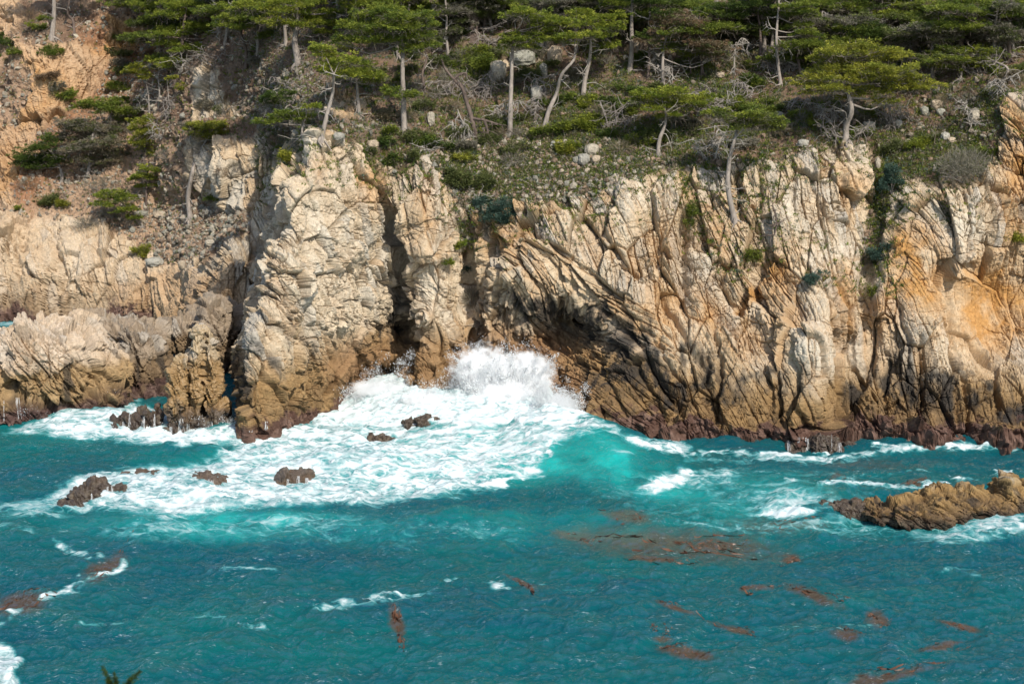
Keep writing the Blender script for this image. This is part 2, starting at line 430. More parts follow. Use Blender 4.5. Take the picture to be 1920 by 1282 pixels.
gull = np.maximum(poly_in(Uj, Vj, [(1640, 320), (1690, 300), (1680, 400), (1640, 480), (1655, 520), (1620, 470)], 8),
                  poly_in(Uj, Vj, [(845, 400), (890, 410), (885, 470), (850, 490)], 8) * 0.7)
rockm = rockm * (1 - 0.85 * gull)

# --- block fracture: sharp jointed slabs at several sizes, turned to the strike of each part of the face
def rot_xz(Pq, deg):
    c, s = math.cos(math.radians(deg)), math.sin(math.radians(deg))
    return np.stack([Pq[:, 0] * c + Pq[:, 2] * s, Pq[:, 1], -Pq[:, 0] * s + Pq[:, 2] * c], 1)
WL = (w1 * .35, w2 * .5); WF = (.16 * w1 + .04 * wf, .5 * w2 + .2 * wf2); WT = (.3 * w2 + .08 * wf, .6 * w1 + .25 * wf2)
def fracture(Pq, deg, cells, layers, seed, W):
    D = 0; crack = np.zeros(len(Pq), np.float32); tints = []
    sc, amp, cr, cw = cells
    e, t, a, b_, c_ = voro(((rot_xz(Pq, deg) + np.stack([W[0][0], W[0][1] * .5, W[0][1] * .4], 1) * .25) / np.array(sc, np.float32)).astype(np.float32), seed)
    ck = 1 - sstep(0, cw, e); D = amp * ((a - .5) * 1.1 + t * 1.0) - cr * ck; crack = np.maximum(crack, ck); tints.append((b_, c_))
    for k, (dd, sp, ln_, am, cr, cw) in enumerate(layers):
        am, cr = am * W[3], cr * W[3]
        h, ck, t1, t2 = slabs(Pq, deg + dd + (b_ - .5) * 26, sp, ln_, seed + 11 * (k + 1), W[1 + (k > 0)], cw)
        D = D + am * h - cr * ck; crack = np.maximum(crack, ck * (1 if k == 0 else .6)); tints.append((t1, t2))
    return D, crack, tints
wdiag = np.clip(blob(U, V, 1130, 690, 170, 150, 40, 4) + 0.9 * blob(U, V, 1030, 520, 110, 70, 30, 4), 0, 1)
wbut = np.clip(blob(U, V, 600, 560, 190, 330, 0, 6), 0, 1) * (1 - far)
massive = sstep(-.30, .32, fbm(P * .27 + 21, 3, 19) + .25 * wf * .5)
WW = (WL, WF, WT, (.42 + .58 * massive).astype(np.float32))
Dv, Cv, Tv = fracture(P, 3, ((2.1, 3, 4.6), 0.85, 0.30, 0.045), [(0, .95, 4.2, .34, .36, .07), (5, .40, 1.9, .15, .20, .11), (84, 1.5, 2.6, .17, .20, .045), (-24, .55, .9, .10, .10, .07)], 100, WW)
Db, Cb, Tb = fracture(P, 18, ((1.7, 2.4, 3.2), 0.72, 0.26, 0.05), [(0, .80, 2.6, .29, .32, .07), (7, .36, 1.2, .14, .18, .11), (78, 1.1, 1.7, .17, .18, .06), (-46, .6, 1.1, .12, .11, .07)], 200, WW)
Dd, Cd, Td = fracture(P, 40, ((1.5, 2.2, 6.0), 0.55, 0.24, 0.07), [(0, .7, 4.2, .27, .34, .09), (5, .33, 2.0, .14, .2, .13), (-62, 1.3, 1.6, .12, .14, .05)], 300, WW)
Ds, Cs, Ts = fracture(P, 12, ((0.34, .34, 0.55), 0.07, 0.05, 0.15), [], 400, WW)
wv = np.clip(1 - wdiag - wbut, 0, 1); tot = wv + wdiag + wbut
# the strikes meet along ragged borders rather than melting into each other
pick = np.argmax(np.stack([wv + .12 * wf, wbut + .12 * wf2, wdiag + .12 * w1]), 0)
Drock = np.choose(pick, [Dv, Db, Dd]) + Ds * 0.8
crack = np.choose(pick, [Cv, Cb, Cd])
smooth_face = np.clip(blob(U, V, 1860, 570, 70, 85, 0, 4) + 0.35 * blob(U, V, 1530, 690, 34, 80, 0, 4) + 0.55 * blob(U, V, 805, 680, 40, 50, 0, 4) + 0.55 * blob(U, V, 1720, 520, 55, 70, 0, 4)
                      + 0.6 * blob(U, V, 640, 680, 60, 60, 0, 4) + .6 * blob(U, V, 1195, 390, 28, 60, 0, 4) + .45 * blob(U, V, 1000, 660, 90, 40, 0, 4) + .45 * blob(U, V, 120, 490, 130, 60, 0, 4) + .4 * blob(U, V, 1560, 500, 60, 60, 0, 4), 0, 1)
Drock = Drock * (1 - 0.72 * smooth_face)
lowz = sstep(3.2, 0.5, Z)
rid = 1 - np.abs(fbm(P * np.array([1.6, 1.6, 0.5], np.float32), 4, 31))
fine = fbm(P * 2.2, 5, 33, 0.6)
Drock = Drock * (1 - 0.35 * lowz) + 0.07 * (rid - 0.6) + 0.05 * fine + 0.22 * w1
Dsoil = 0.35 * sstep(620, 400, U) * (1 - np.abs(fbm(P * np.array([.8, .5, .8], np.float32), 4, 47)) * 2) + 0.30 * w1 + 0.16 * fbm(P * 1.1, 4, 41, 0.6) + 0.05 * fbm(P * 5, 2, 43)
D = Drock * rockm + Dsoil * (1 - rockm) + 0.25 * rockm

# --- main clefts, drawn where the photograph shows them (pixels; width px, depth m)
CLEFTS = [
 ([(735, 400), (750, 470), (762, 530), (766, 620), (762, 690)], 13, 1.2),
 ([(808, 540), (814, 600), (822, 655), (846, 725)], 6, 0.7), ([(868, 440), (874, 560), (886, 645)], 13, 1.2),
 ([(932, 505), (940, 560), (950, 600), (980, 635)], 6, 0.5), ([(905, 470), (900, 520), (893, 580)], 5, 0.5),
 ([(1110, 572), (1180, 632), (1240, 720), (1292, 800)], 6, 0.6), ([(1130, 605), (1190, 690), (1245, 785)], 5, 0.5), ([(1150, 560), (1240, 660), (1300, 760)], 5, 0.45),
 ([(1090, 590), (1130, 700), (1180, 790)], 5, 0.4), ([(1010, 480), (1060, 520), (1110, 570)], 5, 0.5), ([(1050, 470), (1100, 510), (1160, 560)], 5, 0.45), ([(960, 470), (1000, 520), (1030, 560)], 5, 0.4),
 ([(1140, 445), (1170, 500), (1210, 540)], 6, 0.6), ([(1150, 350), (1146, 400), (1140, 440)], 5, 0.6), ([(1235, 370), (1245, 440), (1230, 500)], 6, 0.6), ([(1285, 400), (1280, 500), (1292, 580)], 13, 1.5),
 ([(1492, 650), (1498, 767), (1516, 808)], 6, 0.6), ([(1568, 600), (1570, 700), (1572, 808)], 7, 1.1), ([(1600, 565), (1605, 620), (1598, 705)], 6, 0.5), ([(1648, 400), (1632, 480), (1626, 560), (1628, 640), (1622, 730)], 14, 1.6),
 ([(1678, 556), (1690, 620), (1700, 690)], 5, 0.6), ([(1787, 618), (1790, 720), (1791, 815)], 5, 0.5), ([(1764, 502), (1820, 503)], 6, 0.7), ([(1752, 460), (1772, 515), (1782, 600), (1800, 680)], 4, 0.4),
 ([(1322, 640), (1330, 740)], 6, 0.5), ([(1438, 690), (1444, 770)], 6, 0.5), ([(1380, 470), (1350, 540), (1390, 590)], 5, 0.5), ([(1440, 470), (1400, 540), (1385, 590)], 10, 1.1), ([(1340, 620), (1352, 700), (1350, 790)], 5, .7), ([(1450, 660), (1460, 740), (1470, 800)], 5, .7), ([(1720, 640), (1726, 720), (1722, 800)], 5, .7), ([(1660, 660), (1664, 740), (1660, 800)], 5, .6), ([(1800, 700), (1812, 760), (1808, 815)], 5, .7), ([(1860, 700), (1872, 780)], 5, .6), ([(1240, 560), (1290, 640), (1330, 720)], 6, .7),
 ([(1636, 265), (1640, 340), (1636, 390)], 6, 0.7), ([(1600, 265), (1598, 310)], 5, 0.6), ([(1570, 330), (1578, 390)], 5, 0.5), ([(1480, 300), (1490, 400)], 5, 0.4), ([(1520, 320), (1530, 380), (1560, 430)], 5, 0.4),
 ([(1340, 330), (1334, 400)], 6, 0.5), ([(1380, 330), (1390, 420)], 5, 0.4), ([(1420, 320), (1430, 410)], 5, 0.4),
 ([(530, 360), (505, 450), (480, 560)], 6, 0.5), ([(600, 330), (580, 430), (560, 520)], 6, 0.5), ([(640, 330), (670, 420), (690, 480)], 7, 0.6), ([(620, 480), (560, 600), (530, 700)], 6, 0.5),
 ([(500, 600), (490, 700), (495, 780)], 6, 0.6), ([(540, 640), (545, 720), (535, 790)], 5, 0.5), ([(600, 620), (630, 690)], 5, 0.4), ([(460, 560), (450, 640), (420, 700)], 5, 0.5), ([(690, 300), (720, 380), (735, 430)], 8, 0.7),
 ([(905, 400), (910, 470)], 6, 0.5), ([(985, 390), (1000, 440), (1050, 470)], 6, 0.5), ([(1090, 400), (1120, 450)], 5, 0.4),
 ([(100, 440), (120, 520), (110, 570)], 6, 0.6), ([(180, 430), (190, 520)], 6, 0.5), ([(40, 430), (30, 520)], 6, 0.5), ([(400, 270), (395, 390)], 5, 0.6), ([(440, 270), (450, 390)], 5, 0.6), ([(475, 265), (480, 390)], 5, 0.5),
]
for pl, w, dep in CLEFTS:
    d, t = line_dist(Uj * 0.6 + U * 0.4, Vj * 0.6 + V * 0.4, pl, w * 3)
    D -= dep * np.exp(-(d / w) ** 2) * np.sqrt(np.clip(t * (1 - t) * 4 + 0.25, 0, 1)) * np.clip(rockm + .3, 0, 1)
# --- standing blocks that bulge out of the face
BULGE = [(1194, 395, 30, 62, 5, 0.9), (1785, 470, 38, 24, 0, 0.35), (1335, 500, 20, 30, -20, 0.7), (1050, 425, 45, 30, 10, 0.6),
         (590, 285, 14, 32, -10, 0.9), (522, 300, 10, 26, 0, 0.8), (660, 300, 16, 30, 20, 0.6), (800, 320, 15, 22, 0, .6), (1372, 610, 22, 40, -10, 0.7), (1480, 330, 14, 30, 0, .5), (1550, 320, 13, 30, -8, .5),
         (860, 650, 18, 60, 0, .6), (1270, 350, 14, 36, 0, .4), (1640, 770, 30, 40, 0, .4), (1880, 720, 40, 30, 20, .5)]
for cu, cv, ru, rv, rot, h in BULGE:
    D += h * .6 * blob(Uj, Vj, cu, cv, ru, rv, rot, 4)
shelf = sstep(1.5, 0.1, Z + .5 * wf) * sstep(1130, 1260, U) * (.75 + .9 * w2 + .5 * wf2)
D += np.clip(shelf, 0, 2) * 1.25 + shelf * .25 * fbm(P * 3.0, 3, 77)
P2 = P + Nrm * D[:, None]

# --- colours (staining, lichen, wet zone, soil; shade painted in the gully and wedge)
cream, tan, grey = np.array((.57, .455, .315)), np.array((.44, .315, .19)), np.array((.47, .43, .365))
ochre, gold, brown = np.array((.48, .25, .075)), np.array((.30, .185, .075)), np.array((.15, .092, .046))
black, purple, soil, rubble = np.array((.028, .028, .028)), np.array((.085, .045, .036)), np.array((.17, .108, .072)), np.array((.40, .27, .175))
tb = np.choose(pick, [Tv[1][0], Tb[1][0], Td[1][0]]); tc = np.choose(pick, [Tv[2][1], Tb[2][1], Td[2][1]]); tlg = np.choose(pick, [Tv[0][0], Tb[0][0], Td[0][0]])
big = fbm(P * 0.16, 3, 51); med = fbm(P * 0.7, 4, 52, .6)
col = mix(np.repeat(cream[None], len(P), 0), tan, np.clip(0.16 + 0.5 * big + 0.9 * (tc - 0.5) + .5 * (tlg - .5), 0, 1))
col = mix(col, grey, np.clip((tb - 0.6) * 2.2 + 0.3 * med, 0, 0.85))
col = mix(col, (.43, .28, .155), np.clip((.17 - tb) * 4 + .25 * med, 0, .6))
wht = np.zeros(len(P), np.float32)
for cu, cv, ru, rv, rot, a in [(1530, 640, 38, 90, 0, .9), (1194, 395, 34, 70, 0, .8), (1610, 310, 26, 45, 0, .7), (1480, 390, 50, 60, 0, .5), (1790, 440, 70, 55, 0, .8), (1550, 470, 60, 35, 0, .7), (590, 290, 18, 34, 0, .7), (522, 310, 13, 34, 0, .9), (1335, 500, 22, 34, -20, .6),
                               (1880, 720, 50, 30, 0, .7), (1640, 690, 30, 60, 0, .5), (1770, 680, 40, 50, 0, .5), (600, 480, 130, 170, 0, .5), (800, 540, 40, 110, 0, .5), (1100, 440, 60, 50, 0, .3), (140, 490, 60, 40, 0, .5), (390, 180, 20, 50, 0, .6), (1300, 620, 40, 40, 0, .3)]:
    wht = np.maximum(wht, a * blob(Uj, Vj, cu, cv, ru, rv, rot, 3))
col = mix(col, (.60, .535, .43), np.clip(wht * (.8 + .8 * med), 0, .9))
leftw = sstep(420, 300, U)
col = mix(col, (.52, .395, .27), leftw * 0.5)
col = mix(col, (.44, .285, .165), leftw * sstep(420, 330, V) * .75 * sstep(330, 250, U))
# lichen / iron ochre
och = np.zeros(len(P), np.float32)
for cu, cv, ru, rv, rot, a in [(1725, 510, 55, 80, 0, 1.1), (1860, 580, 85, 85, 0, 1.1), (1590, 540, 30, 60, 0, .6), (1420, 640, 60, 40, 0, .5), (1240, 470, 40, 60, 0, .45), (1900, 330, 30, 130, 0, .8), (1400, 560, 12, 45, 35, .9), (1660, 580, 25, 50, 0, .6), (1450, 500, 40, 50, 0, .5), (1590, 600, 25, 60, 0, .6),
                               (920, 430, 70, 45, 0, .55), (1160, 640, 60, 120, -40, .25), (1250, 580, 50, 60, 0, .5), (690, 350, 25, 50, 0, .6), (800, 400, 20, 60, 0, .5), (60, 180, 90, 70, 0, .5), (20, 330, 60, 60, 0, .6), (1330, 590, 40, 50, 0, .5),
                               (1600, 370, 30, 40, 0, .4), (220, 70, 60, 40, 0, .7), (1350, 440, 40, 60, 0, .35), (660, 180, 50, 40, 0, .5)]:
    och = np.maximum(och, a * blob(Uj, Vj, cu, cv, ru, rv, rot, 3))
och = np.clip(och * 1.15 * (0.8 + 0.7 * med), 0, 1)
col = mix(col, ochre, och * 0.9)
col = mix(col, ochre, np.clip(crack * 0.3, 0, .5) * (U > 760))
# wet golden zone above the tide, then dark weed band at the water
zn = Z + 0.7 * w1 + 0.35 * wf
wet = sstep(5.2, 2.4, zn - 1.2 * blob(U, V, 700, 700, 200, 120) - 1.4 * blob(U, V, 1050, 680, 130, 90)) * (1 - far)
col = mix(col, gold, wet * 0.9)
col = mix(col, brown, np.clip(sstep(3.4, 1.0, zn) * (0.6 + 0.6 * med), 0, 0.8))
streak = fbm(P * np.array([1.8, 1.8, 0.22], np.float32), 4, 61, .6)
dk = np.zeros(len(P), np.float32)  # black stains and streaks; in the main gully, shade painted as black
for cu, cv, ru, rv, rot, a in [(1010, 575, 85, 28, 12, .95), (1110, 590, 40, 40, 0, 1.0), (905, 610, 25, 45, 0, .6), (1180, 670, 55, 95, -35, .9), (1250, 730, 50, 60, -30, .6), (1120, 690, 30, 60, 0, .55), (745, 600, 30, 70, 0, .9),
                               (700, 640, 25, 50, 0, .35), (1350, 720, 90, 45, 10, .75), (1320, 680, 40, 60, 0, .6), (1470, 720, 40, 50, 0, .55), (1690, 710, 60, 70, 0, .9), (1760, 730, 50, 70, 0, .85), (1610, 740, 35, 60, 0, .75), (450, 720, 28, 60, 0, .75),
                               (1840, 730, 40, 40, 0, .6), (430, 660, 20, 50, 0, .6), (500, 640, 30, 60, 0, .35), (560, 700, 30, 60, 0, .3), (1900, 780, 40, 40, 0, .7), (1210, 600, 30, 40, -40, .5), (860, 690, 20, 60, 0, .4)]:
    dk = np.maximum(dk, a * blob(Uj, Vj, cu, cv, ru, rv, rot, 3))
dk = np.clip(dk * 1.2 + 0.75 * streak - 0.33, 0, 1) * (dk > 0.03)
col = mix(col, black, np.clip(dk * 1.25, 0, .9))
wb = np.zeros(len(P), np.float32)
for cu, cv, ru, rv, a in [(1000, 650, 110, 45, .9), (690, 690, 90, 60, .75), (800, 690, 30, 60, .5), (860, 690, 30, 60, .8), (1050, 720, 60, 60, .9)]:
    wb = np.maximum(wb, a * blob(Uj, Vj, cu, cv, ru, rv, 0, 3))
col = mix(col, (.27, .155, .08), wb * (1 - np.clip(dk, 0, 1)))
col = mix(col, (.25, .17, .105), poly_in(Uj, Vj, [(330, 560), (430, 470), (455, 480), (440, 640), (420, 760), (320, 660)], 20) * .4)  # wedge beside the buttress: its shade painted in as a darker brown
col = mix(col, (.45, .29, .16), .6 * poly_in(Uj, Vj, [(200, 540), (330, 500), (420, 520), (420, 640), (240, 620)], 16))
pur = mix(np.repeat(purple[None], len(P), 0), (.20, .125, .10), np.clip(.3 + fine * 1.3, 0, 1))
bay = poly_in(U, V, [(570, 640), (700, 600), (1060, 600), (1130, 820), (900, 900), (600, 900)], 30)
col = mix(col, pur, sstep(1.25, 0.75, zn + 0.3 * wf2 + .5 * fine + .5 * bay) * 0.92)
# soil, rubble, greenery stain on the slope
sl_c = mix(np.repeat(soil[None], len(P), 0), (.19, .135, .095), np.clip(.4 + .9 * med, 0, 1) * (1 - .6 * sstep(700, 1300, U)))
sl_c = mix(sl_c, rubble, np.clip(leftw * 0.9 * sstep(-.6, .3, big + .4 * med + .5 * sstep(300, 400, V)), 0, 1))
sl_c = mix(sl_c, (.31, .155, .08), poly_in(Uj, Vj, [(150, 60), (300, 20), (310, 140), (200, 200), (130, 250), (60, 400), (0, 390), (0, 250), (110, 230)], 25) * .8)
grn = np.clip(fbm(P * 0.5 + 7, 4, 71, .6) * 1.4 + 0.1, 0, 1) * sstep(700, 850, U)
sl_c = mix(sl_c, (.085, .095, .03), grn * 0.75)
col = mix(col, sl_c, 1 - rockm)
# moss and succulents in crevices of the upper face
col = mix(col, (.06, .085, .045), np.clip(crack - 0.35, 0, 1) * sstep(9.5, 14, Z) * np.clip(med * 1.5 + .2, 0, 1) * (U > 480) * .8)
col = np.clip(col, 0.01, 0.9).astype(np.float32)
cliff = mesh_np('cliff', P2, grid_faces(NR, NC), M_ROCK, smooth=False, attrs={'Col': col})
tag(cliff, 'tan sea cliff with a wave cut arch below a wooded earth slope', kind='structure')
# coarse copy for putting things on the slope
G = P2.reshape(NR, NC, 3)[::4, ::4]
gr, gc = G.shape[:2]
BVH = BVHTree.FromPolygons([tuple(p) for p in G.reshape(-1, 3).tolist()], grid_faces(gr, gc).tolist())
def hit(u, v):
    d = ray(u, v).normalized()
    h = BVH.ray_cast(Vector((0, 0, CAM_H)), d)
    if h[0] is None:
        return at_y(u, v, 135.0), Vector((0, -.7, .7))
    n = h[1]
    if n.y > 0: n = -n
    return h[0], n
# ------------------------------------------------------------------ the sea
wx = steps((-600, -120, 40), (-120, -48, 3), (-48, -38, .5), (-38, 38, 0.115), (38, 48, .5), (48, 120, 3), (120, 600, 40))
wy = steps((-300, 20, 20), (20, 58, 1), (58, 66, .3), (66, 132, 0.135), (132, 164, .4), (164, 200, 4), (200, 900, 50))
WX, WY = np.meshgrid(wx, wy); wr, wc = WX.shape
WX = WX.ravel().astype(np.float32); WY = WY.ravel().astype(np.float32); W0 = np.zeros_like(WX)
wu, wv0 = project(WX, np.maximum(WY, 5), W0)
near = sstep(62, 20, WX) * sstep(-62, -20, WX) * sstep(170, 135, WY)
WP = np.stack([WX, WY, W0], 1)
# swell and the wave that runs into the cove
hm = np.zeros_like(WX)
hm += 1.5 * blob(wu, wv0, 900, 765, 190, 52, 0, 4) + 0.7 * blob(wu, wv0, 710, 730, 60, 40, 0, 2)
d, t = line_dist(wu, wv0, [(985, 812), (1060, 822), (1130, 838), (1190, 852), (1260, 866)], 150)
prof = np.interp(t, [0, .15, .45, .75, 1], [1.3, 1.9, 1.7, .8, .2])
hm = np.maximum(hm, prof * np.exp(-(d / np.where(wv0 > 835, 46, 34)) ** 2))
hm += 0.55 * blob(wu, wv0, 620, 905, 420, 38, -3, 4) + 0.35 * blob(wu, wv0, 1480, 950, 70, 14, 0, 2) + .35 * blob(wu, wv0, 330, 930, 150, 25, 0, 2)
hm += 0.3 * blob(wu, wv0, 200, 790, 160, 25, 0, 2)
# wind waves
rng = np.random.default_rng(5)
h = np.zeros_like(WX)
for k in range(26):
    lam = 0.9 * (1.13 ** k) * rng.uniform(.9, 1.1)
    th = rng.normal(-1.35, .55)
    ph = rng.uniform(0, 6.28)
    s = np.sin((WX * math.cos(th) + WY * math.sin(th)) * 2 * math.pi / lam + ph)
    h += 0.0105 * lam ** 0.8 * (s if k % 2 else np.sin(s * 1.2 + .6 * s * s))
wn1 = fbm(WP * np.array([.8, 1.25, 1], np.float32), 4, 81, .55); wn2 = fbm(WP * np.array([.22, .35, 1], np.float32), 3, 82)
h = h * (0.75 + .5 * wn2) + 0.15 * wn1 + 0.10 * wn2 + .07 * fbm(WP * np.array([1.9, 3.4, 1], np.float32), 3, 83, .6)
Hh = hm + 1.35 * h * near * np.clip(.55 + .5 * sstep(72, 110, 200 - WY), .4, 1)
fu, fv = project(WX, np.maximum(WY, 5), Hh)
fj = fbm(WP * .5, 3, 85); fj2 = fbm(WP * .5 + 30, 3, 86)
fuj, fvj = fu + 16 * fj, fv + 7 * fj2
# foam cover (0 to 1), and milky aerated water
F = np.zeros_like(WX)
def addf(m, a): 
    global F
    F = np.maximum(F, a * m)
addf(poly_in(fuj, fvj, [(560, 790), (610, 745), (680, 700), (745, 665), (775, 690), (850, 740), (880, 690), (1020, 690), (1100, 735), (1102, 785), (1060, 800), (960, 800), (880, 806), (780, 800), (700, 806), (600, 806)], 12), 1.0)
addf(poly_in(fuj, fvj, [(440, 815), (560, 785), (700, 790), (860, 795), (1000, 790), (1100, 775), (1150, 800), (1060, 815), (1030, 850), (1030, 890), (960, 905), (820, 930), (600, 950), (420, 940), (400, 860)], 18), .84)
addf(poly_in(fuj, fvj, [(60, 935), (150, 890), (330, 865), (520, 850), (760, 862), (900, 870), (1010, 858), (1022, 880), (930, 912), (780, 935), (560, 955), (330, 968), (120, 955)], 14), .78)
addf(poly_in(fuj, fvj, [(380, 840), (700, 820), (900, 830), (1000, 850), (960, 880), (500, 870)], 12), .62)
addf(blob(fuj, fvj, 330, 925, 240, 32, 0, 4), .88)
addf(blob(fuj, fvj, 640, 915, 190, 28, -4, 4), .74)
addf(poly_in(fuj, fvj, [(0, 815), (60, 795), (140, 762), (250, 752), (320, 765), (420, 795), (540, 790), (600, 800), (440, 830), (300, 835), (150, 828)], 12), .84)
addf(poly_in(fuj, fvj, [(250, 780), (330, 800), (420, 800), (540, 800), (520, 822), (300, 832), (200, 820)], 8), .95)
addf(blob(fuj, fvj, 60, 950, 90, 24, 0, 4), .6); addf(blob(fuj, fvj, 420, 985, 330, 20, -2, 4), .52); addf(blob(fuj, fvj, 560, 985, 90, 22, 0, 4), .5)
addf(blob(fuj, fvj, 1245, 905, 55, 22, -12, 4), 1.0); addf(blob(fuj, fvj, 1275, 882, 22, 10, 0, 4), .9); addf(blob(fuj, fvj, 1330, 895, 90, 26, 0, 4), .56)
addf(blob(fuj, fvj, 1470, 930, 90, 22, -10, 4), .6); addf(blob(fuj, fvj, 1475, 956, 66, 12, -4, 4), 1.05); addf(blob(fuj, fvj, 1560, 985, 160, 24, 6, 4), .5)
addf(blob(fuj, fvj, 1880, 985, 80, 24, 0, 4), .7); addf(blob(fuj, fvj, 1800, 1000, 130, 20, 0, 4), .6); addf(blob(fuj, fvj, 1430, 990, 160, 18, 0, 4), .46)
def addl(pts, rad, a):
    d, t = line_dist(fuj, fvj, pts, rad * 3)
    addf(np.exp(-(d / rad) ** 2), a)
_addl = addl
def addl(pts, rad, a):
    d, t = line_dist(fu + 22 * fj + 10 * fj3, fv + 8 * fj2 + 4 * fj3, pts, rad * 3)
    addf(np.exp(-(d / rad) ** 2) * np.clip(.85 + .8 * fj2 + .5 * fj3, .25, 1.05), a)
fj3 = fbm(WP * 1.6, 3, 87)
addl([(1230, 836), (1330, 846), (1440, 854), (1560, 858), (1630, 850), (1700, 842), (1800, 842), (1930, 843)], 6, .9)
addl([(1240, 832), (1330, 850), (1440, 858), (1560, 862), (1640, 850)], 9, .8); addl([(1640, 836), (1760, 840), (1920, 842)], 7, .95); addl([(1300, 858), (1500, 868), (1640, 862)], 12, .6)
addl([(1100, 775), (1130, 800), (1180, 822), (1240, 842), (1320, 852)], 9, .9); addl([(1080, 800), (1140, 830), (1180, 850)], 10, .62)
addl([(1030, 815), (1030, 850), (1022, 880), (950, 908), (860, 925)], 10, .95)
addl([(1500, 900), (1600, 908), (1700, 918), (1760, 912)], 6, .8); addl([(1780, 902), (1850, 893), (1920, 888)], 6, .9); addl([(1560, 905), (1640, 895), (1740, 885)], 5, .45)
addl([(-10, 1168), (50, 1145), (110, 1110), (150, 1095), (190, 1076), (225, 1050)], 12, 1.0); addl([(85, 1005), (130, 1025), (195, 1044)], 10, 1.0); addl([(-5, 985), (90, 1008)], 7, .55)
addl([(600, 1142), (690, 1128), (760, 1118), (820, 1110), (850, 1092), (940, 1100)], 9, .78); addl([(1220, 972), (1300, 985), (1380, 995)], 5, .6); addl([(1680, 1072), (1780, 1074), (1860, 1078)], 5, .58)
addl([(330, 1065), (420, 1070), (520, 1075)], 6, .52); addl([(150, 1170), (250, 1168)], 6, .52); addl([(470, 1182), (560, 1178)], 6, .5); addl([(350, 1158), (420, 1160)], 8, .52)
addl([(1480, 1175), (1560, 1174), (1640, 1172)], 5, .5); addl([(1010, 1100), (1110, 1105)], 6, .5)
addf(poly_in(fuj, fvj, [(-60, 1190), (20, 1205), (50, 1240), (40, 1262), (70, 1290), (-60, 1300)], 10), .9)
addf(poly_in(fu, fv, [(-50, 588), (110, 590), (100, 606), (-50, 622)], 6), .55); addf(blob(fu, fv, 285, 602, 26, 10), .95)
addf(np.clip(blob(fuj, fvj, 600, 1000, 520, 40, 0, 4) + blob(fuj, fvj, 1400, 930, 350, 70, 0, 4), 0, 1), .36)
Mk = np.clip(blob(fu, fv, 1095, 850, 95, 46, 20, 3) * 1.0 + .5 * blob(fu, fv, 1180, 880, 150, 50, 20, 3) + .8 * blob(fu, fv, 950, 830, 180, 60, 0, 3) + .5 * blob(fu, fv, 700, 870, 350, 60, 0, 4) + .45 * blob(fu, fv, 430, 985, 320, 30, 0, 4)
             + .6 * blob(fu, fv, 480, 975, 90, 25) + .4 * blob(fu, fv, 1400, 930, 150, 40) + .35 * blob(fu, fv, 200, 800, 200, 30), 0, 1)
Mk = np.maximum(Mk, .18 * blob(fu, fv, 800, 985, 800, 40, 0, 4)); Mk = np.clip(Mk * (0.85 + .5 * fj), 0, 1)
KELP = [(1180, 970, 62, 12, 6, 'dark red brown kelp raft below the white foam patch'), (1075, 1004, 60, 9, 4, 'slim kelp strand at the left end of the big raft'), (1205, 1012, 150, 15, 4, 'largest kelp raft, a long rusty brown band in the middle of the bay'), (1330, 1022, 70, 9, 3, 'thin kelp trail at the right end of the big raft'), (1225, 1048, 70, 6, 4, 'narrow kelp trail just below the big raft'),
        (1415, 1106, 44, 5, 0, 'left half of the long broken kelp strand right of the middle'), (1520, 1117, 62, 8, 18, 'right half of the long broken kelp strand, curling down'), (1266, 1140, 44, 4, 20, 'small single kelp blade slanting down in the middle of the bay'), (1372, 1176, 46, 6, 12, 'forked kelp scrap near the lower middle'), (1585, 1188, 36, 10, 14, 'amber tipped kelp clump at lower right'), (1640, 1160, 26, 15, 0, 'round dark kelp clump at lower right'),
        (1805, 1172, 50, 5, 14, 'thin faint kelp strand near the right edge'), (1768, 1208, 56, 6, -12, 'long slanting kelp strand near the right edge, below the faint one'), (1285, 1222, 66, 9, 10, 'kelp mat with white glints at the lower middle'), (1240, 1196, 24, 4, 2, 'tiny kelp scrap above the mat with glints'), (1660, 1268, 110, 8, -12, 'wide kelp band at the bottom edge on the right'), (972, 1090, 36, 5, 30, 'short kelp strand left of the middle streak of foam'),
        (1480, 1046, 30, 8, -6, 'faint kelp patch below the islet foam'), (745, 1168, 40, 9, 80, 'lone kelp stalk pointing at the viewer left of the middle'), (200, 1062, 52, 18, -30, 'purple brown kelp raft by the left foam streak'), (45, 1130, 60, 18, -14, 'broad dull kelp raft at the left edge'), (1565, 892, 22, 5, 0, 'small kelp scrap in front of the wet boulders'), (1712, 905, 34, 6, -14, 'kelp scrap between the two thin foam lines on the right'), (1500, 985, 60, 8, 0, 'brown kelp under the white breaker at the islet')]
Kp = np.zeros_like(WX)
for (ku, kv, kL, kW, ka_, _l) in KELP: Kp = np.maximum(Kp, .95 * blob(fu + 8 * fj + 5 * fj3, fv + 4 * fj2 + 3 * fj3, ku, kv, kL * .9, max(kW * 1.25, 6), ka_, 2))
Kp = np.maximum(Kp, .55 * blob(fuj, fvj, 1250, 1020, 260, 40, 4, 4)); Kp = np.maximum(Kp, .5 * blob(fuj, fvj, 1450, 985, 110, 22, 0, 4)); Kp = np.maximum(Kp, .4 * blob(fuj, fvj, 1640, 870, 160, 14, 0, 4))
boil = fbm(WP * 2.0, 4, 91, .6); boil2 = fbm(WP * .8, 3, 92)
Hh = Hh + F * near * (0.10 * boil + .20 * np.maximum(boil2, -.3)) + .05 * F
water_v = np.stack([WX, WY, Hh], 1)
m, nt, b = new_mat('sea_water')
fa = N(nt, 'ShaderNodeAttribute', attribute_name='Foam'); ma = N(nt, 'ShaderNodeAttribute', attribute_name='Milky')
p = geo_pos(nt, (0.42, 1.0, 1.0))
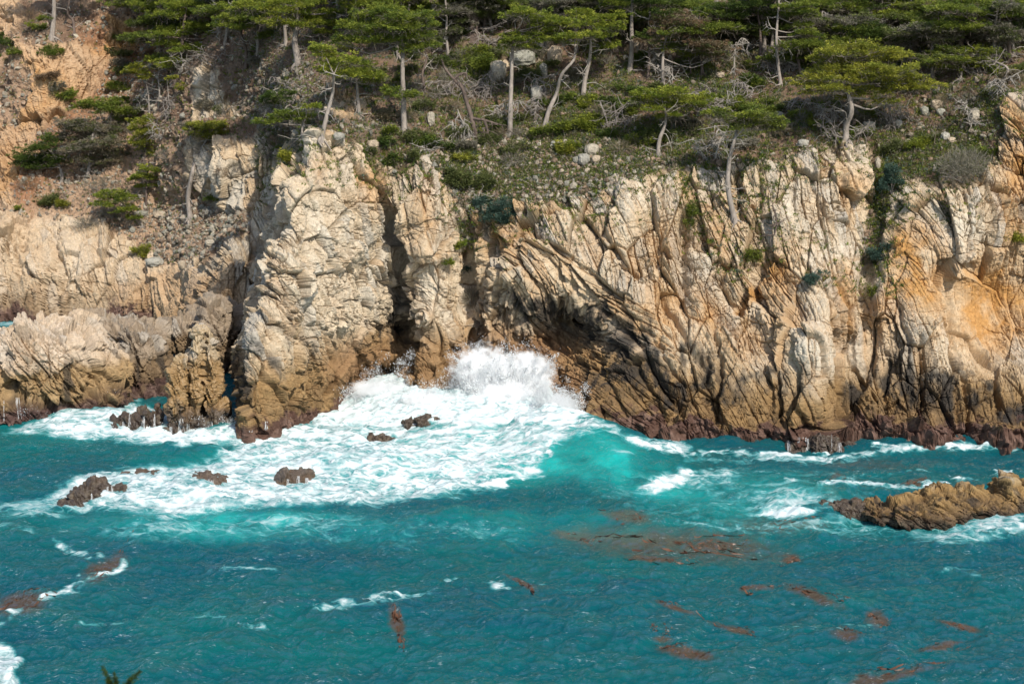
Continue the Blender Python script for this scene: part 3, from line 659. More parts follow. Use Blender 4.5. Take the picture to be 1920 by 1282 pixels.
nz_ = nt.nodes.new('ShaderNodeTexNoise'); nt.links.new(p, nz_.inputs['Vector']); nz_.inputs['Scale'].default_value = 0.7; nz_.inputs['Detail'].default_value = 5
mp = nt.nodes.new('ShaderNodeVectorMath'); mp.operation = 'MULTIPLY_ADD'
nt.links.new(nz_.outputs['Color'], mp.inputs[0]); mp.inputs[1].default_value = (1.9, 1.9, 0); nt.links.new(p, mp.inputs[2])
vo = nt.nodes.new('ShaderNodeTexVoronoi'); vo.feature = 'DISTANCE_TO_EDGE'; vo.inputs['Scale'].default_value = 0.95; nt.links.new(mp.outputs[0], vo.inputs['Vector'])
vo2 = nt.nodes.new('ShaderNodeTexVoronoi'); vo2.feature = 'DISTANCE_TO_EDGE'; vo2.inputs['Scale'].default_value = 2.6; nt.links.new(mp.outputs[0], vo2.inputs['Vector'])
lace = math_n(nt, 'MAXIMUM', maprange(nt, vo.outputs['Distance'], 0, .22, 1, 0), math_n(nt, 'MULTIPLY', maprange(nt, vo2.outputs['Distance'], 0, .2, 1, 0), .75))
fn = noise_n(nt, p, 2.4, 10, .74, .9); fn2 = noise_n(nt, geo_pos(nt, (.25, .6, 1)), 1.0, 4, .6)
tex = math_n(nt, 'ADD', math_n(nt, 'MULTIPLY', lace, .34), math_n(nt, 'ADD', math_n(nt, 'MULTIPLY', fn, .85), math_n(nt, 'MULTIPLY', fn2, .6)))
sm = math_n(nt, 'ADD', fa.outputs['Fac'], math_n(nt, 'SUBTRACT', tex, .96))
gate = maprange(nt, fa.outputs['Fac'], 0.02, 0.4, 0, 1)
foam = math_n(nt, 'MULTIPLY', maprange(nt, sm, .46, .92, 0, 1, True), gate)
cap = maprange(nt, math_n(nt, 'ADD', noise_n(nt, geo_pos(nt, (.8, 2.6, 1)), 3.4, 7, .74), math_n(nt, 'MULTIPLY', fn2, .35)), .79, .90, 0, .6)
foam = math_n(nt, 'MAXIMUM', foam, cap)
deep = mixcol(nt, maprange(nt, noise_n(nt, geo_pos(nt, (.05, .09, 1)), 1, 4, .6), .35, .65, 0, 1), (.002, .066, .092), (.002, .096, .098))
deep = mixcol(nt, maprange(nt, noise_n(nt, geo_pos(nt, (.5, 1.6, 1)), 1, 6, .7), .5, .72, 0, .55), deep, (.03, .065, .05))  # olive brown streaks: cliff reflections painted into the water colour
ka = N(nt, 'ShaderNodeAttribute', attribute_name='Kelp')
kf = maprange(nt, math_n(nt, 'ADD', ka.outputs['Fac'], math_n(nt, 'MULTIPLY', noise_n(nt, geo_pos(nt, (1.2, 1.0, 1)), 1.6, 6, .72, .8), .9)), .62, 1.25, 0, .8, True)
deep = mixcol(nt, math_n(nt, 'MULTIPLY', math_n(nt, 'MULTIPLY', kf, 1.0), maprange(nt, ka.outputs['Fac'], 0, .15, 0, 1)), deep, (.085, .045, .024))
wcol = mixcol(nt, ma.outputs['Fac'], deep, (.011, .34, .315))
halo = maprange(nt, sm, .25, .6, 0, .5, True)
wcol = mixcol(nt, math_n(nt, 'MULTIPLY', halo, gate), wcol, (.10, .42, .43))
fcol = mixcol(nt, maprange(nt, fn, .3, .7, 0, 1), (.42, .60, .62), (.80, .82, .82))
nt.links.new(fcol, b.inputs['Base Color']); b.inputs['Roughness'].default_value = .85; b.inputs['Specular IOR Level'].default_value = .15
rip = math_n(nt, 'ADD', noise_n(nt, geo_pos(nt, (.8, 2.0, 1)), 2.6, 9, .7, .4), math_n(nt, 'MULTIPLY', noise_n(nt, geo_pos(nt, (.3, .8, 1)), 2.0, 3, .5, .3), 1.2))
def bump_n(h, dist, st):
    bn = nt.nodes.new('ShaderNodeBump'); bn.inputs['Strength'].default_value = st; bn.inputs['Distance'].default_value = dist
    nt.links.new(h, bn.inputs['Height']); return bn.outputs[0]
nt.links.new(bump_n(math_n(nt, 'ADD', math_n(nt, 'MULTIPLY', foam, .7), math_n(nt, 'MULTIPLY', fn, .6)), .22, .8), b.inputs['Normal'])
wb_ = bump_n(rip, .42, 1.0)
df = nt.nodes.new('ShaderNodeBsdfDiffuse'); nt.links.new(wcol, df.inputs['Color'])       # light scattered back from below the surface
mg = nt.nodes.new('ShaderNodeVectorMath'); mg.operation = 'ADD'; mg.inputs[1].default_value = (0, 0, 1.2)
gn = nt.nodes.new('ShaderNodeNewGeometry'); nt.links.new(gn.outputs['Normal'], mg.inputs[0])
nrm = nt.nodes.new('ShaderNodeVectorMath'); nrm.operation = 'NORMALIZE'; nt.links.new(mg.outputs[0], nrm.inputs[0]); nt.links.new(nrm.outputs[0], df.inputs['Normal'])
gl = nt.nodes.new('ShaderNodeBsdfGlossy'); gl.inputs['Roughness'].default_value = .06; nt.links.new(wb_, gl.inputs['Normal'])
fr = nt.nodes.new('ShaderNodeFresnel'); fr.inputs['IOR'].default_value = 1.36; nt.links.new(wb_, fr.inputs['Normal'])
ms = nt.nodes.new('ShaderNodeMixShader'); nt.links.new(fr.outputs[0], ms.inputs[0]); nt.links.new(df.outputs[0], ms.inputs[1]); nt.links.new(gl.outputs[0], ms.inputs[2])
m2 = nt.nodes.new('ShaderNodeMixShader'); nt.links.new(foam, m2.inputs[0]); nt.links.new(ms.outputs[0], m2.inputs[1]); nt.links.new(b.outputs[0], m2.inputs[2])
nt.links.new(m2.outputs[0], nt.nodes['Material Output'].inputs[0])
sea = mesh_np('sea_water', water_v, grid_faces(wr, wc), m, attrs={'Foam': F, 'Milky': Mk, 'Kelp': Kp})
tag(sea, 'turquoise sea with white foam washing against the cliff', kind='structure')
def sea_height(x, y):
    i = np.clip(np.searchsorted(wy, y), 0, wr - 1); j = np.clip(np.searchsorted(wx, x), 0, wc - 1)
    return Hh.reshape(wr, wc)[i, j]
# ------------------------------------------------------------------ free-standing rocks in the sea
def E(u, v, Y, ru, rv, ry, roll=0, sq=0.8):
    """superellipsoid centred on a pixel at distance Y; half sizes in pixels across and up, metres in depth"""
    c = at_y(u, v, Y); k = Y / FPX
    return (c, (ru * k, ry, rv * k), roll, sq)
def Er(u, v, Y, ru, rv, ry, roll=0, sq=0.8):      # a rock that widens down into the water
    return E(u, v + rv * .75, Y, ru * 1.12, rv * 1.7, ry, roll, sq)
def blob_mesh(prims, voxel):
    import bmesh
    bm = bmesh.new()
    for c, r, roll, sq in prims:
        R = Matrix.Rotation(math.radians(roll), 4, 'Y')
        g = bmesh.ops.create_icosphere(bm, subdivisions=4, radius=1.0)
        for vt in g['verts']:
            p = Vector([math.copysign(abs(q) ** sq, q) for q in vt.co])
            vt.co = c + R @ Vector((p.x * r[0], p.y * r[1], p.z * r[2]))
    me = bpy.data.meshes.new('tmp'); bm.to_mesh(me); bm.free()
    o = bpy.data.objects.new('tmp', me); C.objects.link(o)
    md = o.modifiers.new('r', 'REMESH'); md.mode = 'VOXEL'; md.voxel_size = voxel
    ev = o.evaluated_get(bpy.context.evaluated_depsgraph_get()); m2 = ev.to_mesh()
    n = len(m2.vertices); v = np.empty(n * 3, np.float32); m2.vertices.foreach_get('co', v)
    nn = np.empty(n * 3, np.float32); m2.vertices.foreach_get('normal', nn)
    q = np.empty(len(m2.loops), np.int32); m2.loops.foreach_get('vertex_index', q)
    ev.to_mesh_clear(); bpy.data.objects.remove(o); bpy.data.meshes.remove(me)
    return v.reshape(-1, 3), nn.reshape(-1, 3), q.reshape(-1, 4)
ROCK_BVH = []
def sea_rock(name, label, prims, voxel, zones, deg=8, scale=1.0, seed=1, group=None, cat='rock', amp=1.0):
    """zones: heights where weed, wet brown and dry rock begin, and dry colour"""
    v, n, f = blob_mesh(prims, voxel)
    s = scale; vs = v / s; amp = amp * (.62 if scale < .6 else 1)
    a1, a2 = fbm(vs * .35, 3, seed), fbm(vs * .35 + 9, 3, seed); b1, b2 = fbm(vs * 1.3, 2, seed), fbm(vs * 1.3 + 5, 2, seed)
    d, ck, ti = fracture(vs, deg, ((1.7, 2.2, 3.4), 0.70, 0.2, 0.06), [(0, .8, 2.4, .30, .30, .08), (8, .36, 1.2, .14, .17, .12), (-45, .7, 1.2, .12, .10, .06)], seed + 500, ((a1 * .5, a2 * .5), (.3 * a1 + .09 * b1, .5 * a2 + .2 * b2), (.5 * a2 + .15 * b1, .6 * a1 + .25 * b2), np.float32(1)))
    fi = fbm(vs * 2.4, 5, seed + 3, .6); lo = fbm(vs * .5, 3, seed + 4)
    v2 = v + n * ((d + .07 * fi + .3 * lo) * s * amp)[:, None]
    zw, zb, zd, dry, damp = zones
    z = v2[:, 2] + .5 * lo * s + .2 * fi * s
    c = mix(np.repeat(np.array([dry]), len(v), 0), (.46, .43, .38), np.clip((ti[1][0] - .55) * 1.3, 0, .6))
    c = mix(c, (.47, .33, .2), np.clip(.3 + lo, 0, .6) * np.clip(ti[0][1], 0, 1) * (dry[0] > .4))
    c = mix(c, damp, sstep(zd + .5, zd - .5, z)); c = mix(c, (.13, .085, .05), sstep(zb + .35, zb - .3, z) * np.clip(.7 + fi, 0, 1))
    stain = fbm(v * np.array([1.6, 1.6, .3], np.float32), 3, seed + 8)
    c = mix(c, (.035, .032, .03), np.clip(stain * 1.6 - .35, 0, .8) * sstep(zd + 2, zd - 1, z))
    pu = mix(np.repeat(np.array([(.075, .043, .036)]), len(v), 0), (.18, .12, .10), np.clip(.25 + fi * 1.3, 0, 1))
    if scale < .65: pu = pu * np.array([.85, 1.0, .85]) * .8
    w = sstep(zw + .25, zw - .2, z)[:, None]; c = c * (1 - w) + pu * w
    o = mesh_np(name, v2, f, M_WET if scale < .65 and deg != 48 else M_ROCK, smooth=False, attrs={'Col': c})
    tag(o, label, cat, group)
    ROCK_BVH.append(BVHTree.FromPolygons(v2.tolist(), f.tolist()))
    return o
CREAM, GOLD, DK = (.56, .45, .335), (.33, .215, .10), (.085, .062, .046)
M_WET = rock_material('wet_rock', .02); M_WET.node_tree.nodes['Principled BSDF'].inputs['Roughness'].default_value = .38; M_WET.node_tree.nodes['Principled BSDF'].inputs['Specular IOR Level'].default_value = .5
sea_rock('sea_rock', 'large rounded cream and golden rock outcrop rising from the surf at the left shore',
         [E(90, 690, 119.5, 112, 90, 4.5), E(125, 650, 121, 62, 54, 3.5), E(-60, 730, 118.5, 120, 85, 5), E(20, 770, 117, 110, 45, 3.2), E(170, 715, 120.5, 60, 62, 3.2), E(165, 755, 119, 92, 32, 3.2, -14), E(35, 655, 121, 42, 38, 3),
          E(80, 780, 117.2, 70, 34, 2.5), E(-40, 800, 116, 80, 30, 2.5)], .075, (.9, 1.5, 3.4, CREAM, (.36, .245, .125)), 32, 1.0, 3)
sea_rock('sea_rock', 'low rock shoulder painted shady grey brown behind the rounded outcrop, beside the slab pillar',
         [E(268, 690, 127, 52, 88, 4), E(225, 635, 129, 52, 45, 3.5), E(290, 715, 126.5, 28, 64, 3), E(180, 618, 131.5, 50, 26, 3), E(275, 744, 125, 70, 32, 3), E(350, 632, 135, 50, 40, 3), E(410, 625, 132, 34, 70, 4)], .09, (.9, 1.4, 2.6, (.32, .25, .18), (.21, .145, .085)), 25, 1.0, 5)  # rock colours darkened to stand in for the buttress's shade
sea_rock('sea_rock', 'narrow upright golden slab pillar with dark clefts leaning against the buttress foot',
         [E(336, 752, 113.2, 15, 90, 1.3, 7, .6), E(352, 740, 114.2, 9, 82, 1.2, 6, .6), E(371, 712, 113.6, 11, 100, 1.2, 4, .55), E(398, 722, 114.0, 12, 100, 1.3, 1, .55), E(385, 735, 115.2, 14, 70, 1.0, 0, .6), E(360, 800, 113, 42, 34, 1.5), E(402, 790, 113.6, 22, 40, 1.5), E(338, 815, 112.4, 30, 22, 1.2)],
         .06, (1.0, 1.5, 4.6, (.38, .285, .17), (.30, .19, .085)), 5, .62, 7)
sea_rock('sea_rock', 'jagged dark wet rocks awash at the foot of the slab pillar',
         [Er(250, 790, 113.4, 22, 15, 1), Er(225, 800, 113, 14, 10, .8), Er(285, 790, 113.2, 18, 22, .9), Er(298, 772, 113.8, 9, 15, .6), Er(262, 775, 114.2, 14, 10, .8), Er(272, 808, 112.6, 16, 10, .7)], .05, (1.3, 1.6, 2.2, DK, DK), 10, .6, 9)
g3 = 'rocks standing in the foam in front of the buttress'
def Ys(v, z=0): return at_z(960, v, z).y
sea_rock('sea_rock', 'broad red brown jagged rock, leftmost of the rocks in the foam', [Er(165, 936, 96.5, 38, 30, 1.2, 8), Er(185, 922, 97, 27, 28, 1.1, -6), Er(132, 944, 96.3, 22, 12, .8), Er(150, 945, 95.8, 30, 14, .8), Er(226, 926, 97.2, 18, 17, .9, 5), Er(205, 936, 96.8, 22, 14, .8)],
         .045, (1.0, 1.1, 1.6, (.12, .088, .06), (.095, .064, .045)), 25, .42, 11, g3)
sea_rock('sea_rock', 'tiny dark rock behind the broad red brown one, half covered by foam', [Er(232, 896, 100.6, 17, 10, .7)], .04, (.3, .5, 1.2, DK, DK), 5, .35, 13, g3)
sea_rock('sea_rock', 'low broken rock streaked with white water behind the foam rocks', [Er(290, 892, 101, 18, 12, .7), Er(265, 890, 101.6, 14, 10, .7)], .04, (.3, .5, 1.2, DK, DK), 5, .35, 14, g3)
sea_rock('sea_rock', 'square dark rock with water pouring over its face, middle of the foam rocks', [Er(388, 914, 98.6, 40, 28, 1.5, 0, .55), Er(406, 916, 98.2, 23, 27, 1.1, 0, .6), Er(364, 917, 98.8, 22, 23, 1.1)], .045, (.5, .8, 1.4, DK, (.10, .07, .05)), 5, .42, 15, g3)
sea_rock('sea_rock', 'small dark rock with a flat wet top, rightmost of the rocks in the foam', [Er(552, 899, 99.7, 34, 21, 1.3, 0, .55), Er(538, 905, 99.3, 21, 19, 1), Er(574, 899, 99.9, 18, 15, 1)], .045, (.3, .8, 1.2, (.12, .09, .062), DK), 5, .42, 17, g3)
sea_rock('sea_rock', 'wide dark rock breaking the white surge below the pillar', [Er(800, 790, 113.0, 24, 9, 1.0), Er(768, 791, 113.2, 13, 7, .8), Er(828, 795, 112.8, 13, 6, .7)], .05, (1.0, 1.3, 1.5, (.10, .085, .07), DK), 5, .5, 19)
sea_rock('sea_rock', 'grey wet rock in the swirling foam below and left of the pillar', [Er(712, 823, 110.4, 15, 10, .8), Er(698, 820, 110.6, 10, 8, .7), Er(728, 826, 110.2, 10, 6, .6)], .05, (.5, .8, 1.2, (.16, .145, .13), (.12, .10, .085)), 5, .5, 21)
sea_rock('sea_rock', 'long ochre ridged rock islet with slanting slabs on the right', [E(1742, 958, 93.2, 46, 34, 1.7, -30, .75), E(1770, 948, 94, 30, 36, 1.5, -20, .75), E(1850, 952, 94.2, 60, 30, 1.7, 20, .75), E(1900, 938, 95, 48, 36, 1.8, 20, .7), E(1960, 940, 95, 70, 46, 2.2), E(1700, 965, 92.6, 50, 28, 1.5, -10), E(1805, 955, 93.6, 40, 30, 1.5),
          E(1660, 962, 93, 44, 22, 1.3), E(1740, 975, 92.2, 46, 20, 1.2)], .05, (.35, .9, 1.7, (.40, .275, .115), (.30, .19, .08)), 48, .62, 23, amp=.75)
sea_rock('sea_rock', 'flat black brown rock trailing off the left end of the ochre islet', [Er(1572, 946, 94.2, 40, 11, .9), Er(1600, 950, 93.8, 34, 12, .9), Er(1548, 946, 94.4, 20, 8, .7)], .045, (.9, 1.1, 1.5, DK, DK), 5, .4, 25)
g4 = 'wet boulders along the foot of the right cliff'
for i, (pr, lb) in enumerate([
    ([Er(1492, 842, 108.6, 24, 22, 1.1), Er(1480, 850, 108, 14, 13, .8)], 'round purple brown wet boulder, left one of a pair below the white block'),
    ([Er(1546, 838, 108.4, 28, 28, 1.3, 0, .7), Er(1562, 846, 107.9, 18, 18, .9)], 'bigger square wet boulder with white trickles at the foot of the white block'),
    ([Er(1592, 844, 108.6, 20, 18, 1), Er(1612, 848, 108.4, 16, 11, .8)], 'low brown wet boulder right of the square boulder with trickles'),
    ([Er(1420, 846, 108.9, 36, 14, 1.1), Er(1385, 842, 109.2, 24, 13, 1)], 'long low weedy rock shelf left of the wet boulder pair'),
    ([Er(1330, 838, 109.6, 44, 14, 1), Er(1285, 834, 110, 28, 12, 1)], 'weed covered rock shelf where the wave crest meets the right cliff')]):
    sea_rock('sea_rock', lb, pr, .05, (1.2, 1.4, 2.0, (.22, .14, .075), (.19, .12, .065)), 8, .5, 31 + i, g4)
def drape(u, v, off=.05):
    """nearest point of rock or cliff along the pixel's ray"""
    d = ray(u, v).normalized(); o = Vector((0, 0, CAM_H)); best = None
    for b in ROCK_BVH + [BVH]:
        h = b.ray_cast(o, d)
        if h[0] is not None and (best is None or h[3] < best[1]): best = (h[0], h[3])
    return (best[0] - d * off) if best else None
# ------------------------------------------------------------------ tubes, leaves
class Tubes:
    def __init__(s): s.v = []; s.f = []; s.n = 0
    def add(s, pts, radii, sides=6, rng=random):
        pts = [Vector(p) for p in pts]; n = len(pts); rings = []
        for i, p in enumerate(pts):
            t = (pts[min(i + 1, n - 1)] - pts[max(i - 1, 0)])
            if t.length < 1e-6: t = Vector((0, 0, 1))
            t.normalize(); a = t.orthogonal().normalized() if i == 0 else (a - t * a.dot(t)).normalized()
            b = t.cross(a); r = radii[i]
            for k in range(sides):
                an = 2 * math.pi * k / sides; rr = r * (1 + .18 * (rng.random() - .5) * (sides > 4))
                s.v.append(p + (a * math.cos(an) + b * math.sin(an)) * rr)
        for i in range(n - 1):
            for k in range(sides):
                k2 = (k + 1) % sides; o = s.n + i * sides
                s.f.append((o + k, o + k2, o + sides + k2, o + sides + k))
        s.n += n * sides
    def build(s, name, mat, parent=None):
        return mesh_np(name, np.array([tuple(p) for p in s.v], np.float32), np.array(s.f, np.int32), mat, parent)
def smooth_path(pts, k=4):
    out = []; p = [Vector(q) for q in pts]
    if len(p) < 3: 
        return [p[0].lerp(p[-1], i / k) for i in range(k + 1)]
    for i in range(len(p) - 1):
        a, b, c, d = p[max(i - 1, 0)], p[i], p[i + 1], p[min(i + 2, len(p) - 1)]
        for j in range(k):
            t = j / k
            out.append(.5 * ((2 * b) + (c - a) * t + (2 * a - 5 * b + 4 * c - d) * t * t + (3 * b - a - 3 * c + d) * t ** 3))
    out.append(p[-1]); return out
def wiggle(p, d, L, n, R, up=0.0, curl=.35):
    """a crooked twig path"""
    pts = [Vector(p)]; d = Vector(d).normalized()
    for i in range(n):
        d = (d + Vector((R.gauss(0, curl), R.gauss(0, curl), R.gauss(up, curl)))).normalized()
        pts.append(pts[-1] + d * (L / n))
    return pts
def leaf_quads(cen, dirv, nrm, ln, wd):
    side = np.cross(dirv, nrm); side /= np.linalg.norm(side, axis=1, keepdims=True) + 1e-6
    tip = cen + dirv * ln[:, None]; mid = cen + dirv * (ln * .45)[:, None]
    v = np.stack([cen, mid + side * wd[:, None], tip, mid - side * wd[:, None]], 1).reshape(-1, 3)
    f = np.arange(len(v), dtype=np.int32).reshape(-1, 4)
    return v, f
LEAFC = {'bright': ((.34, .355, .05), (.13, .18, .028)), 'yellow': ((.38, .365, .055), (.16, .19, .03)), 'dark': ((.14, .18, .034), (.05, .085, .022)), 'mid': ((.27, .30, .045), (.09, .135, .026)),
         'brown': ((.26, .17, .10), (.17, .125, .08)), 'grey': ((.27, .245, .195), (.17, .16, .115)), 'olive': ((.17, .19, .06), (.09, .11, .04)), 'teal': ((.10, .155, .12), (.055, .10, .075)), 'straw': ((.30, .25, .16), (.2, .17, .11))}
def spray_cloud(pads, kind, seed, dens=1.0, leaf=1.0, flat=.16, skirt=False):
    """pads: (centre, rx, ry, rz). Flat fans of small leafy twigs spread through each pad's volume"""
    g = np.random.default_rng(seed); own = g.uniform(.6, 1.0); cs, ds, ns, ls, ws, co = [], [], [], [], [], []
    for c, rx, ry, rz in pads:
        c = np.array(c); k = int((20 * math.pi * rx * max(rz, .25) + 8 * math.pi * rx * ry * .35 + 5) * dens)
        q = g.normal(size=(k, 3)); q /= np.linalg.norm(q, axis=1, keepdims=True); q *= g.random((k, 1)) ** .45 * np.clip(g.lognormal(0, .16, (k, 1)), .7, 1.5)
        q[:, 2] = np.where(q[:, 2] < -.35, q[:, 2] * .4, q[:, 2])
        sc = c + q * np.array([rx, ry, rz])
        sc[:, 2] += .12 * np.sin(sc[:, 0] * 2.3 + seed) + .08 * np.sin(sc[:, 1] * 3.1)
        tone = np.clip(g.normal(.5, .42, k) + .2 * q[:, 2], 0, 1)
        per = 48
        for j in range(k):
            n = per; R = g.uniform(.16, .40) * min(1.3, .6 + rx * .35)
            an = math.atan2(q[j, 1] * ry, q[j, 0] * rx) + g.normal(0, 1.1, n); rr = R * np.sqrt(g.random(n))
            p = np.stack([np.cos(an) * rr, np.sin(an) * rr, g.normal(0, flat * R, n) - .12 * rr], 1) + sc[j]
            d = np.stack([np.cos(an), np.sin(an), g.normal(.22, .38, n)], 1); d /= np.linalg.norm(d, axis=1, keepdims=True)
            m = g.normal(0, .55, (n, 3)); m[:, 2] += 1.0
            cs.append(p); ds.append(d); ns.append(m); ls.append(g.uniform(.12, .27, n) * leaf); ws.append(g.uniform(.018, .042, n) * leaf)
            a, b = LEAFC[kind if isinstance(kind, str) else kind[int(g.integers(len(kind)))]]
            t = np.clip(tone[j] + g.normal(0, .18, n), 0, 1)[:, None] * own
            co.append(np.repeat(np.array(a) * t + np.array(b) * (1 - t), 4, 0))
    for c, rx, ry, rz in pads if skirt else []:             # dead grey twigs hanging under each tier
        n = int(70 * rx + 20); q = g.uniform(-1, 1, (n, 2)); p = np.column_stack([c[0] + q[:, 0] * rx * .8, c[1] + q[:, 1] * ry * .8, c[2] - rz * g.uniform(.2, 1.1, n)])
        d = g.normal(0, .6, (n, 3)) + np.column_stack([q[:, 0] * .7, q[:, 1] * .5, np.full(n, -.12)]); d /= np.linalg.norm(d, axis=1, keepdims=True)
        cs.append(p); ds.append(d); ns.append(g.normal(0, 1, (n, 3))); ls.append(g.uniform(.25, .8, n)); ws.append(g.uniform(.007, .016, n))
        co.append(np.repeat(np.array([(.24, .205, .165)]) * g.uniform(.5, 1.25, (n, 1)), 4, 0))
    v, f = leaf_quads(np.concatenate(cs), np.concatenate(ds), np.concatenate(ns), np.concatenate(ls), np.concatenate(ws))
    return v, f, np.concatenate(co)
def twig_cloud(cen, r, n, seed, ln=.5, wd=.014, kind='grey', up=.3):
    g = np.random.default_rng(seed); q = g.normal(size=(n, 3)); q /= np.linalg.norm(q, axis=1, keepdims=True)
    p = np.array(cen) + q * (g.random((n, 1)) ** .5) * np.array(r) * .8
    d = q * .7 + g.normal(0, .6, (n, 3)); d[:, 2] += up; d /= np.linalg.norm(d, axis=1, keepdims=True)
    v, f = leaf_quads(p, d, g.normal(size=(n, 3)), g.uniform(.4, 1.2, n) * ln, g.uniform(.6, 1.4, n) * wd)
    a, b = LEAFC[kind]; t = g.random((n, 1)); return v, f, np.repeat(np.array(a) * t + np.array(b) * (1 - t), 4, 0)
